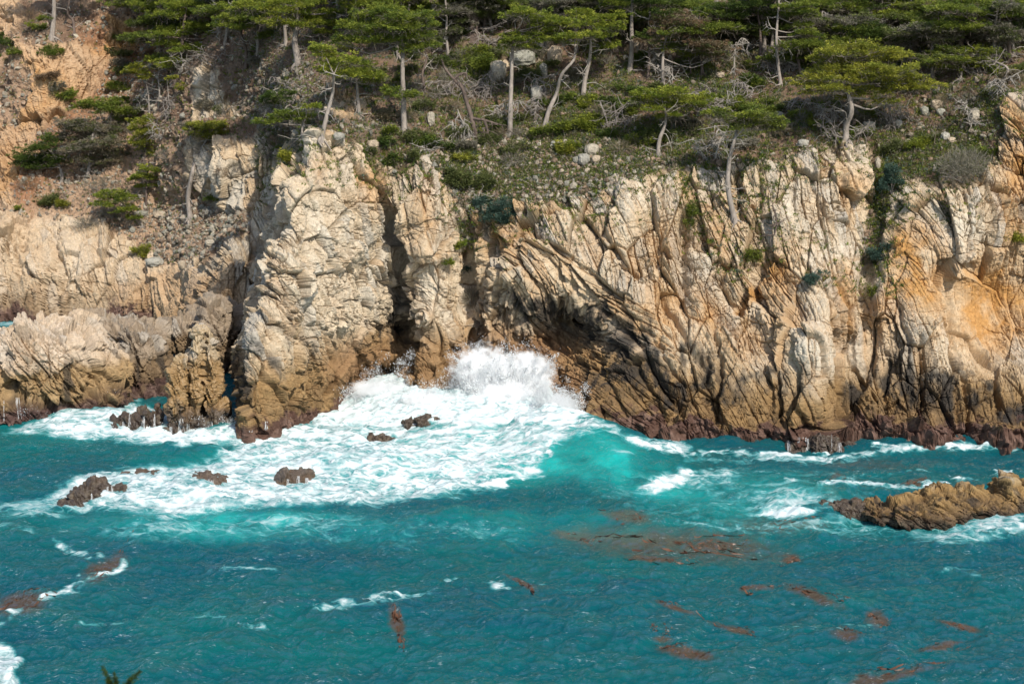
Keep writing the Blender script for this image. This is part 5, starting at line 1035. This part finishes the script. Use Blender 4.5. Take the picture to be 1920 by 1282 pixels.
# ------------------------------------------------------------------ loose stones, boulders, ground plants
ico_t = (1 + 5 ** .5) / 2
ICO = np.array([(-1, ico_t, 0), (1, ico_t, 0), (-1, -ico_t, 0), (1, -ico_t, 0), (0, -1, ico_t), (0, 1, ico_t), (0, -1, -ico_t), (0, 1, -ico_t), (ico_t, 0, -1), (ico_t, 0, 1), (-ico_t, 0, -1), (-ico_t, 0, 1)], np.float32) / 1.9
ICF = np.array([(0, 11, 5), (0, 5, 1), (0, 1, 7), (0, 7, 10), (0, 10, 11), (1, 5, 9), (5, 11, 4), (11, 10, 2), (10, 7, 6), (7, 1, 8), (3, 9, 4), (3, 4, 2), (3, 2, 6), (3, 6, 8), (3, 8, 9), (4, 9, 5), (2, 4, 11), (6, 2, 10), (8, 6, 7), (9, 8, 1)], np.int32)
def stones(pos, size, g, cols):
    n = len(pos); v = ICO[None] * (1 + g.uniform(-.32, .32, (n, 12, 1))) * (size[:, None] * g.uniform(.6, 1.3, (n, 3)))[:, None, :]
    a = g.uniform(0, 6.28, n); c, s = np.cos(a)[:, None], np.sin(a)[:, None]
    x, y, z = v[..., 0], v[..., 1], v[..., 2]; x, y = x * c - y * s, x * s + y * c
    a = g.uniform(-.7, .7, n); c, s = np.cos(a)[:, None], np.sin(a)[:, None]; x, z = x * c - z * s, x * s + z * c
    v = np.stack([x, y, z], -1) + pos[:, None, :]
    f = ICF[None] + (np.arange(n, dtype=np.int32) * 12)[:, None, None]
    return v.reshape(-1, 3), f.reshape(-1, 3), np.repeat(cols, 12, 0)
g = np.random.default_rng(3)
U2, V2 = project(P2[:, 0], P2[:, 1], P2[:, 2])
vis = (U2 > -60) & (U2 < 1980) & (V2 > -40) & (V2 < 520) & (rockm < .5)
wgt = np.where(vis, .10, 0.0)
wgt += vis * 1.0 * (poly_in(U2, V2, [(790, 280), (980, 250), (1180, 270), (1260, 300), (1200, 345), (1060, 395), (960, 385), (860, 400), (820, 350)], 20))
wgt += vis * .9 * poly_in(U2, V2, [(260, 400), (470, 370), (480, 470), (300, 500), (240, 450)], 12)
wgt += vis * .45 * poly_in(U2, V2, [(-50, 250), (120, 250), (240, 340), (300, 400), (250, 450), (-50, 420)], 20)
wgt += vis * .35 * poly_in(U2, V2, [(0, 40), (300, 0), (320, 160), (150, 260), (0, 250)], 20) + vis * .5 * poly_in(U2, V2, [(480, 110), (700, 150), (700, 250), (540, 250), (470, 220)], 20) + vis * .35 * poly_in(U2, V2, [(1680, 180), (1860, 170), (1850, 270), (1700, 280)], 20)
ix = g.choice(len(P2), 26000, p=wgt / wgt.sum()); sz = np.clip(.045 * (g.pareto(2.2, len(ix)) + 1), .04, .21) * np.where(U2[ix] < 500, 1.25, 1.0)
ca = np.array([(.37, .31, .235), (.33, .235, .165), (.27, .255, .21), (.42, .37, .29), (.22, .16, .115)]); cc = ca[g.integers(0, 5, len(ix))] * g.uniform(.75, 1.15, (len(ix), 1)) * np.where((U2[ix] > 480) & (V2[ix] < 260), .7, .95)[:, None]
v_, f_, c_ = stones(P2[ix] + Nrm[ix] * (sz * .2)[:, None] + g.normal(0, .05, (len(ix), 3)).astype(np.float32), sz, g, cc)
o = mesh_np('loose_stones', v_, f_, M_ROCK, smooth=False, attrs={'Col': c_}); tag(o, 'loose stones and rubble scattered over the earth slope', 'rubble', kind='stuff')
GB = 'boulders lying on the slope'
BOUL = [(934, 132, 17, 22, 'tall grey green boulder behind the clean pale trunk'), (1006, 174, 12, 16, 'pale rounded boulder between the two pale trunks'), (1040, 104, 15, 20, 'shaded grey boulder behind the leaning bleached trunk'), (980, 108, 26, 16, 'wide lichen grey boulder under the flat canopy'),
        (1110, 280, 15, 12, 'grey boulder topmost of the pile above the right lip'), (1096, 298, 13, 12, 'square pale boulder in the pile above the right lip'), (1118, 298, 10, 9, 'small boulder at the right of the pile above the right lip'), (1082, 300, 9, 8, 'small boulder at the left of the pile above the right lip'), (808, 222, 8, 15, 'narrow upright stone by the tall pale trunk'), (1019, 132, 8, 15, 'narrow upright stone left of the leaning trunk'),
        (1756, 196, 11, 11, 'square grey boulder top of a stack on the right slope'), (1764, 210, 9, 8, 'tan boulder under the square grey one on the right slope'), (1826, 216, 11, 14, 'pale green upright boulder near the gnarled root trunk'), (1772, 255, 9, 9, 'white angular boulder on the right slope below the stack'), (1784, 262, 8, 6, 'tan flat boulder beside the white angular one'), (1733, 208, 8, 10, 'brown upright boulder left of the stack on the right slope'), (1629, 236, 13, 11, 'tan slab boulder right of the great cypress trunk'), (1683, 232, 9, 9, 'rounded tan boulder in the earth above the right gully'),
        (1350, 140, 9, 6, 'lone rounded boulder below the rust brown crown'), (1347, 205, 9, 8, 'pale boulder at the left of the spreading cypress crown'), (1645, 306, 6, 13, 'slim upright stone in the right gully'), (1506, 268, 11, 8, 'grey boulder at the lip left of the great cypress foot'), (700, 270, 12, 9, 'wedge shaped boulder in the notch behind the buttress top'), (1042, 268, 10, 5, 'flat pale stone on the brow below the leaning trunk'),
        (560, 250, 14, 10, 'dark boulder behind the buttress skyline'), (635, 255, 12, 8, 'grey boulder on the crest right of the buttress tip'), (300, 402, 14, 8, 'long tan boulder at the top edge of the rubble'), (265, 400, 14, 6, 'flat cream slab beside the thin grey cypress foot'), (395, 455, 12, 7, 'pale pink boulder in the rubble above the cove'), (290, 490, 18, 9, 'cream boulder at the bottom of the rubble above the cove'), (345, 495, 12, 10, 'upright cream boulder at the lower edge of the rubble'), (1460, 215, 9, 7, 'dark stone under the spreading cypress crown')]
for i, (u, v, ru, rv, lb) in enumerate(BOUL):
    hp = hit(u, v + rv * .7)[0]; k = px(hp.y); c = hp + Vector((0, 0, rv * k * .6)); gg = np.random.default_rng(i + 40)
    bv = ICO.copy(); ff = ICF
    for it in range(2):                                    # subdivide for a chipped surface
        e = {}; nv = list(map(tuple, bv)); nf = []
        def mid(a, b):
            kx = (min(a, b), max(a, b))
            if kx not in e: e[kx] = len(nv); q = (np.array(nv[a]) + np.array(nv[b])) / 2; nv.append(tuple(q * (1.0 + gg.uniform(-.02, .12))))
            return e[kx]
        for a, b2, c2 in ff.tolist():
            x, y, z = mid(a, b2), mid(b2, c2), mid(c2, a); nf += [(a, x, z), (b2, y, x), (c2, z, y), (x, y, z)]
        bv, ff = np.array(nv, np.float32), np.array(nf, np.int32)
    bv = np.sign(bv) * np.abs(bv) ** .8; bv *= 1 + gg.uniform(-.06, .06, (len(bv), 1))
    bv = bv * np.array([ru * k, (ru + rv) * .5 * k, rv * k]) + np.array(c)
    cb = np.array([(.42, .37, .29), (.36, .34, .29), (.46, .37, .27), (.30, .29, .24)][i % 4]) * gg.uniform(.85, 1.1)
    o = mesh_np('boulder', bv, ff, M_ROCK, smooth=False, attrs={'Col': np.repeat(cb[None], len(bv), 0) * gg.uniform(.85, 1.12, (len(bv), 1))}); tag(o, lb, 'boulder', GB)
# ground plants: leafy tufts hugging the soil
wg = np.where(vis & (V2 < lip + 40), .16, 0) * sstep(480, 700, U2) * (0.25 + 2.2 * np.clip(grn, 0, 1)); wg += vis * .05
vis2 = (U2 > 480) & (U2 < 1980) & (V2 > 150) & (V2 < 560) & (crack > .3)
wg += vis2 * (.25 * poly_in(U2, V2, [(1270, 330), (1480, 300), (1500, 480), (1390, 540), (1290, 470)], 20) + .35 * poly_in(U2, V2, [(1620, 320), (1720, 320), (1680, 560), (1610, 560)], 15) + .34 * sstep(110, 0, V2 - lip) + .12 * poly_in(U2, V2, [(1500, 440), (1640, 440), (1620, 560), (1500, 540)], 15))
for q in [(860, 310, 40, 30, 1), (1070, 250, 60, 30, .8), (1340, 180, 60, 25, .9), (900, 120, 40, 30, .8), (1000, 330, 120, 40, .5), (1650, 380, 20, 90, .7), (860, 470, 20, 30, .3), (1150, 300, 80, 30, .5), (1260, 320, 60, 30, .4), (1750, 290, 80, 40, .5)]: wg += vis * q[4] * blob(U2, V2, *q[:4])
ix = g.choice(len(P2), 38000, p=wg / wg.sum()); per = 16
cen = np.repeat(P2[ix], per, 0) + g.normal(0, .10, (len(ix) * per, 3)) * np.array([1, 1, .45]); n_ = len(cen)
d_ = g.normal(0, .6, (n_, 3)) + np.array([0, -.3, .8]); d_ /= np.linalg.norm(d_, axis=1, keepdims=True)
v_, f_ = leaf_quads(cen, d_, g.normal(0, 1, (n_, 3)), g.uniform(.07, .24, n_), g.uniform(.014, .045, n_))
pal = np.array([(.15, .20, .035), (.20, .22, .04), (.09, .13, .035), (.14, .18, .13), (.24, .20, .13), (.30, .25, .17)]); kk = g.choice(6, len(ix), p=[.24, .18, .18, .14, .14, .12])
o = mesh_np('ground_cover', v_, f_, M_LEAF, smooth=False, attrs={'Col': np.repeat(pal[kk] * g.uniform(.7, 1.2, (len(ix), 1)), per * 4, 0)}); tag(o, 'low green and dry plants covering the earth slope', 'ground cover', kind='stuff')
# dry sticks and litter
wl = np.where(vis & (V2 < lip), .3, 0) * sstep(430, 620, U2) + vis * .06; ix = g.choice(len(P2), 17000, p=wl / wl.sum()); n_ = len(ix)
d_ = g.normal(0, .7, (n_, 3)) + np.array([0, 0, .25]); d_ /= np.linalg.norm(d_, axis=1, keepdims=True)
v_, f_ = leaf_quads(P2[ix] + Nrm[ix] * .05, d_, g.normal(0, 1, (n_, 3)), g.uniform(.25, 1.1, n_), g.uniform(.008, .022, n_))
pal = np.array([(.34, .30, .25), (.22, .18, .14), (.12, .09, .07)])
o = mesh_np('fallen_twigs', v_, f_, M_LEAF, smooth=False, attrs={'Col': np.repeat(pal[g.integers(0, 3, n_)], 4, 0)}); tag(o, 'dry fallen twigs littering the wooded slope', 'twigs', kind='stuff')

# ------------------------------------------------------------------ kelp, spray, trickles
M_KELP = flat_mat('brown_kelp', (.095, .042, .02), .4, .5, 1.2, spec=.5)
SH = Hh.reshape(wr, wc)
def sea_h(x, y):
    fi = np.interp(y, wy, np.arange(wr)); fj_ = np.interp(x, wx, np.arange(wc)); i0 = np.minimum(fi.astype(int), wr - 2); j0 = np.minimum(fj_.astype(int), wc - 2); a, b_ = fi - i0, fj_ - j0
    return SH[i0, j0] * (1 - a) * (1 - b_) + SH[i0 + 1, j0] * a * (1 - b_) + SH[i0, j0 + 1] * (1 - a) * b_ + SH[i0 + 1, j0 + 1] * a * b_
for i, (u, v, L, W, ang, lb) in enumerate(KELP):
    gg = np.random.default_rng(700 + i); VV, FF = [], []; c = at_z(u, v); n = int(12 + L * W * .006); off = 0
    ca_, sa_ = math.cos(math.radians(ang)), math.sin(math.radians(ang))
    for q in range(n):
        a0, b0 = gg.uniform(-1, .8), gg.normal(0, .5); pl = []
        th = gg.normal(0, .5)
        for s in range(9):
            pu, pv = (a0 * L + s * L * .075 * gg.uniform(.6, 1.2)), b0 * W * (1 - .5 * abs(a0)) + s * 1.3 * th + 1.2 * math.sin(s * .9 + q)
            w = at_z(u + pu * ca_ - pv * sa_, v + pu * sa_ + pv * ca_); pl.append((w.x, w.y))
        pl = np.array(pl); t = np.gradient(pl, axis=0); t /= np.linalg.norm(t, axis=1, keepdims=True) + 1e-6; nn = np.stack([-t[:, 1], t[:, 0]], 1)
        wd = gg.uniform(.025, .075) * np.sin(np.linspace(.25, 3.0, 9))[:, None]
        e = np.concatenate([pl + nn * wd, pl - nn * wd]); z = sea_h(e[:, 0], e[:, 1]) - .025 + gg.normal(0, .02) + .05 * np.sin(np.arange(18) * 1.7 + q)
        VV.append(np.column_stack([e, z])); k = np.arange(8); FF.append(np.stack([k, k + 1, k + 10, k + 9], 1) + off); off += 18
    o = mesh_np('kelp_patch', np.concatenate(VV), np.concatenate(FF), M_KELP); tag(o, lb, 'kelp', 'kelp floating in the bay')
m, nt, b = new_mat('white_water'); b.inputs['Base Color'].default_value = (.88, .90, .91, 1); b.inputs['Roughness'].default_value = .6
t = nt.nodes.new('ShaderNodeBsdfTranslucent'); t.inputs[0].default_value = (.88, .9, .91, 1); mx = nt.nodes.new('ShaderNodeMixShader'); mx.inputs[0].default_value = .5
nt.links.new(b.outputs[0], mx.inputs[1]); nt.links.new(t.outputs[0], mx.inputs[2]); nt.links.new(mx.outputs[0], nt.nodes['Material Output'].inputs[0]); M_WHITE = m
OCT = np.array([(1, 0, 0), (-1, 0, 0), (0, 1, 0), (0, -1, 0), (0, 0, 1), (0, 0, -1)], np.float32); OCF = np.array([(0, 2, 4), (2, 1, 4), (1, 3, 4), (3, 0, 4), (2, 0, 5), (1, 2, 5), (3, 1, 5), (0, 3, 5)], np.int32)
def drops(n, poly, Yr, size, g, top_fade):
    p = np.array(poly); out = []; lo, hi = p.min(0) - 40, p.max(0) + 25
    while sum(map(len, out)) < n:
        q = g.uniform(lo, hi, (n * 3, 2)).astype(np.float32); w = poly_in(q[:, 0] + 14 * fbm(np.column_stack([q / 30, q[:, 0] * 0]).astype(np.float32), 3, 15), q[:, 1] + 18 * fbm(np.column_stack([q / 22, q[:, 0] * 0 + 5]).astype(np.float32), 3, 16), poly, 22) ** 1.5
        nn = fbm(np.column_stack([q / 16, np.zeros(len(q))]).astype(np.float32), 4, 5); w = w * np.clip((q[:, 1] - lo[1]) / (hi[1] - lo[1]) * top_fade + .45 + .7 * nn, 0.04, 1)
        out.append(q[g.random(len(q)) < w])
    q = np.concatenate(out)[:n]; yy = g.uniform(*Yr, len(q)); b_ = (q[:, 1] - 641) / FPX; dy = CP - b_ * SP
    X_ = (q[:, 0] - 960) / FPX / dy * yy; Z_ = CAM_H + (-SP - b_ * CP) / dy * yy
    return np.column_stack([X_, yy, Z_]), size * np.clip(g.lognormal(0, .5, len(q)), .3, 3)
def jets(n, per, g):
    # thrown sheets and fingers of water: each follows its own arc and frays towards the tip
    P_, R_ = [], []
    for k in range(n):
        o_ = np.array(at_y(g.uniform(872, 1008), g.uniform(712, 745), g.uniform(116.6, 118.2))); side = (o_[0] + .6) / 2.4
        v0 = np.array([side * 1.6 + g.normal(0, .9), g.normal(-.3, .5), g.uniform(3.6, 6.8)]); t = g.random(per) ** .8 * g.uniform(.5, .95)
        p = o_ + v0 * t[:, None] + np.array([0, 0, -4.9]) * (t ** 2)[:, None] + g.normal(0, 1, (per, 3)) * (.02 + .16 * t ** 1.5)[:, None]
        P_.append(p); R_.append(.022 * (1.25 - t) * np.clip(g.lognormal(0, .5, per), .3, 2.5))
    return np.concatenate(P_), np.concatenate(R_)
def drop_mesh(name, label, cat, sets):
    pos = np.concatenate([s[0] for s in sets]); r = np.concatenate([s[1] for s in sets]); n = len(pos)
    v = OCT[None] * r[:, None, None] + pos[:, None, :]; f = OCF[None] + (np.arange(n, dtype=np.int32) * 6)[:, None, None]
    o = mesh_np(name, v.reshape(-1, 3), f.reshape(-1, 3), M_WHITE); tag(o, label, cat, kind='stuff')
g = np.random.default_rng(21)
drop_mesh('wave_spray', 'white spray bursting up in front of the wave cut arch', 'spray', [
    jets(70, 200, g), drops(9000, [(846, 668), (862, 648), (890, 640), (925, 646), (960, 655), (1002, 652), (1030, 662), (1026, 690), (1000, 728), (1010, 765), (930, 775), (880, 770), (872, 725), (852, 695)], (116.5, 119.5), .015, g, 1.3),
    drops(5000, [(860, 700), (900, 670), (980, 680), (1015, 700), (1010, 770), (900, 775)], (116, 119), .03, g, .9),
    drops(14000, [(1000, 715), (1040, 722), (1075, 730), (1098, 742), (1100, 780), (1060, 800), (1000, 780)], (113.5, 115.5), .015, g, 1.0),
    drops(9000, [(740, 712), (775, 720), (820, 728), (860, 725), (890, 740), (860, 785), (750, 780)], (115.5, 117), .014, g, 1.2), drops(7000, [(630, 740), (690, 700), (740, 680), (768, 670), (765, 705), (660, 760)], (117.5, 121), .014, g, .9),
    drops(5000, [(300, 800), (420, 788), (540, 790), (540, 808), (420, 818), (300, 822)], (112, 113), .012, g, 1.2), drops(2500, [(0, 785), (60, 778), (110, 785), (100, 800), (0, 812)], (114.5, 116), .012, g, 1.2), drops(2500, [(180, 745), (200, 738), (230, 762), (170, 770)], (118, 119), .012, g, 1.2)])
# fine mist inside the burst of spray
MIST = [E(935, 715, 118, 100, 72, 1.7), E(895, 696, 118.2, 60, 62, 1.3), E(990, 705, 117.8, 60, 62, 1.3), E(950, 740, 117, 90, 40, 1.5), E(1050, 765, 114.6, 44, 34, 1.1), E(705, 728, 119.5, 64, 17, 1.2), E(800, 752, 116.2, 60, 22, .9, 0, 1.0)]
mv, mn, mf = blob_mesh(MIST, .25)
m, nt, b = new_mat('spray_mist'); nt.nodes.remove(b); pv = nt.nodes.new('ShaderNodeVolumePrincipled'); pv.inputs['Color'].default_value = (.97, .98, .99, 1); pv.inputs['Anisotropy'].default_value = -0.35
mp_ = nt.nodes.new('ShaderNodeNewGeometry'); fall = None
for (c, r, _r, _q) in MIST:
    a_ = nt.nodes.new('ShaderNodeVectorMath'); a_.operation = 'SUBTRACT'; nt.links.new(mp_.outputs['Position'], a_.inputs[0]); a_.inputs[1].default_value = tuple(c)
    d_ = nt.nodes.new('ShaderNodeVectorMath'); d_.operation = 'DIVIDE'; nt.links.new(a_.outputs[0], d_.inputs[0]); d_.inputs[1].default_value = r
    l_ = nt.nodes.new('ShaderNodeVectorMath'); l_.operation = 'LENGTH'; nt.links.new(d_.outputs[0], l_.inputs[0])
    f_1 = maprange(nt, l_.outputs['Value'], .15, .95, 1, 0); fall = f_1 if fall is None else math_n(nt, 'MAXIMUM', fall, f_1)
nz1 = noise_n(nt, geo_pos(nt), 1.5, 5, .65, .6)
dn = maprange(nt, math_n(nt, 'ADD', math_n(nt, 'MULTIPLY', fall, .55), nz1), .55, .95, 0, 6.5, True)
nt.links.new(dn, pv.inputs['Density']); nt.links.new(pv.outputs[0], nt.nodes['Material Output'].inputs['Volume'])
o = mesh_np('spray_mist', mv, mf, m); tag(o, 'white mist of the wave bursting in the cove', 'mist', kind='stuff')
T = Tubes(); R = random.Random(9)
TR = [(1440, 835, 855, 5), (1450, 828, 852, 2), (1478, 826, 856, 1.5), (1512, 822, 857, 3), (1505, 820, 830, 6), (1562, 812, 845, 2), (1575, 830, 850, 2), (340, 785, 820, 3), (352, 795, 824, 2), (395, 790, 815, 3), (388, 800, 822, 2), (320, 800, 826, 1.5), (430, 795, 812, 1.5), (500, 790, 806, 2), (470, 800, 810, 2), (33, 745, 785, 2.5), (8, 750, 790, 2),
      (366, 900, 938, 2.5), (374, 900, 934, 1.2), (382, 898, 936, 2), (391, 898, 932, 1.2), (398, 900, 938, 1.4), (210, 905, 942, 1.5), (202, 912, 945, 1), (172, 925, 948, .8), (540, 898, 915, 1.5), (560, 892, 905, 1.5), (575, 896, 912, 2), (245, 775, 800, 1.5), (268, 780, 806, 2), (232, 790, 806, 1.5), (290, 776, 810, 1.2), (790, 752, 775, 1.4), (812, 756, 775, 1.2), (700, 790, 808, 1.5), (720, 790, 806, 1.2)]
for (u, v0, v1, w) in TR:
    for q in range(7):
        uu = u + R.uniform(-1.6, 1.6) * w; pl = []; sl_ = R.uniform(-.12, .12) * (v1 - v0)
        for s in range(9):
            p = drape(uu + sl_ * s / 8 + R.uniform(-.4, .4), v0 + (v1 - v0) * (s / 8) ** R.uniform(.9, 1.1), .04)
            if p is not None and (not pl or (p - pl[-1]).length < .7): pl.append(p)
        if len(pl) > 3: T.add(pl, [.007 * w ** .4 * R.uniform(.3, 1.6) for _ in pl], 4, R)
o = T.build('water_trickles', M_WHITE); tag(o, 'thin white trickles running off the wet rocks', 'trickles', kind='stuff')

# ------------------------------------------------------------------ the near bluff under the viewer and the cypress tip at the lower left
bx = np.linspace(-45, 45, 181); by = np.linspace(-60, 46, 213); BX, BY = np.meshgrid(bx, by); BX, BY = BX.ravel().astype(np.float32), BY.ravel().astype(np.float32)
bz = np.interp(BY, [-60, -2, 1, 4, 10, 22, 30, 38, 46], [27, 26.4, 25.6, 22.5, 17.5, 12.5, 8, 1, -3]) + .7 * fbm(np.stack([BX, BY, 0 * BX], 1) * .3, 4, 5) * sstep(-2, 6, BY)
bc = mix(np.repeat(np.array([(.17, .11, .07)]), len(BX), 0), (.07, .09, .03), np.clip(.5 + fbm(np.stack([BX, BY, bz], 1) * .4, 4, 6), 0, 1))
o = mesh_np('bluff', np.stack([BX, BY, bz], 1), grid_faces(213, 181), M_ROCK, attrs={'Col': bc}); tag(o, 'grassy bluff in front of the bay', kind='structure')
hb = Vector((-4.75, 22, 12.4)); root = empty('cypress_tree', hb); tag(root, 'blurred dark cypress tip poking up at the bottom edge on the left', 'tree')
T = Tubes(); R = random.Random(3); tip = at_y(205, 1258, 21.6); T.add(smooth_path([hb, Vector((-4.9, 22, 15)), Vector((-4.8, 21.9, 17.5)), at_y(222, 1290, 21.8)], 4), [.14 * (1 - .08 * k) for k in range(13)], 7, R)
pads = []
for (u, v, ru, rv) in [(240, 1345, 90, 40), (150, 1390, 80, 40), (300, 1420, 90, 50), (220, 1500, 160, 70)]:
    c = at_y(u, v, 21.8); k = 22 / FPX; pads.append((c, ru * k, ru * k, rv * k))
T.build('trunk', M_BARK, root)
v_, f_, c_ = spray_cloud(pads, 'dark', 5, 3.0, .7)
gg = np.random.default_rng(8)
for (u0, v0, u1, v1) in [(222, 1300, 191, 1250), (222, 1300, 214, 1266), (226, 1300, 262, 1258), (228, 1305, 244, 1270), (218, 1305, 202, 1276)]:    # the shoots that reach into the frame
    a, b_ = np.array(at_y(u0, v0, 21.8)), np.array(at_y(u1, v1, 21.7)); n = 130; t = gg.random((n, 1)) ** .8; p = a + (b_ - a) * t + gg.normal(0, .012, (n, 3))
    d = (b_ - a) / np.linalg.norm(b_ - a) * .9 + gg.normal(0, .5, (n, 3)); d /= np.linalg.norm(d, axis=1, keepdims=True)
    vv, ff = leaf_quads(p, d, gg.normal(0, 1, (n, 3)), gg.uniform(.03, .075, n), gg.uniform(.006, .012, n))
    f_ = np.concatenate([f_, ff + len(v_)]); v_ = np.concatenate([v_, vv]); c_ = np.concatenate([c_, np.repeat(np.array([(.05, .08, .02)]), len(vv), 0)])
mesh_np('crown', v_, f_, M_LEAF, root, smooth=False, attrs={'Col': c_})
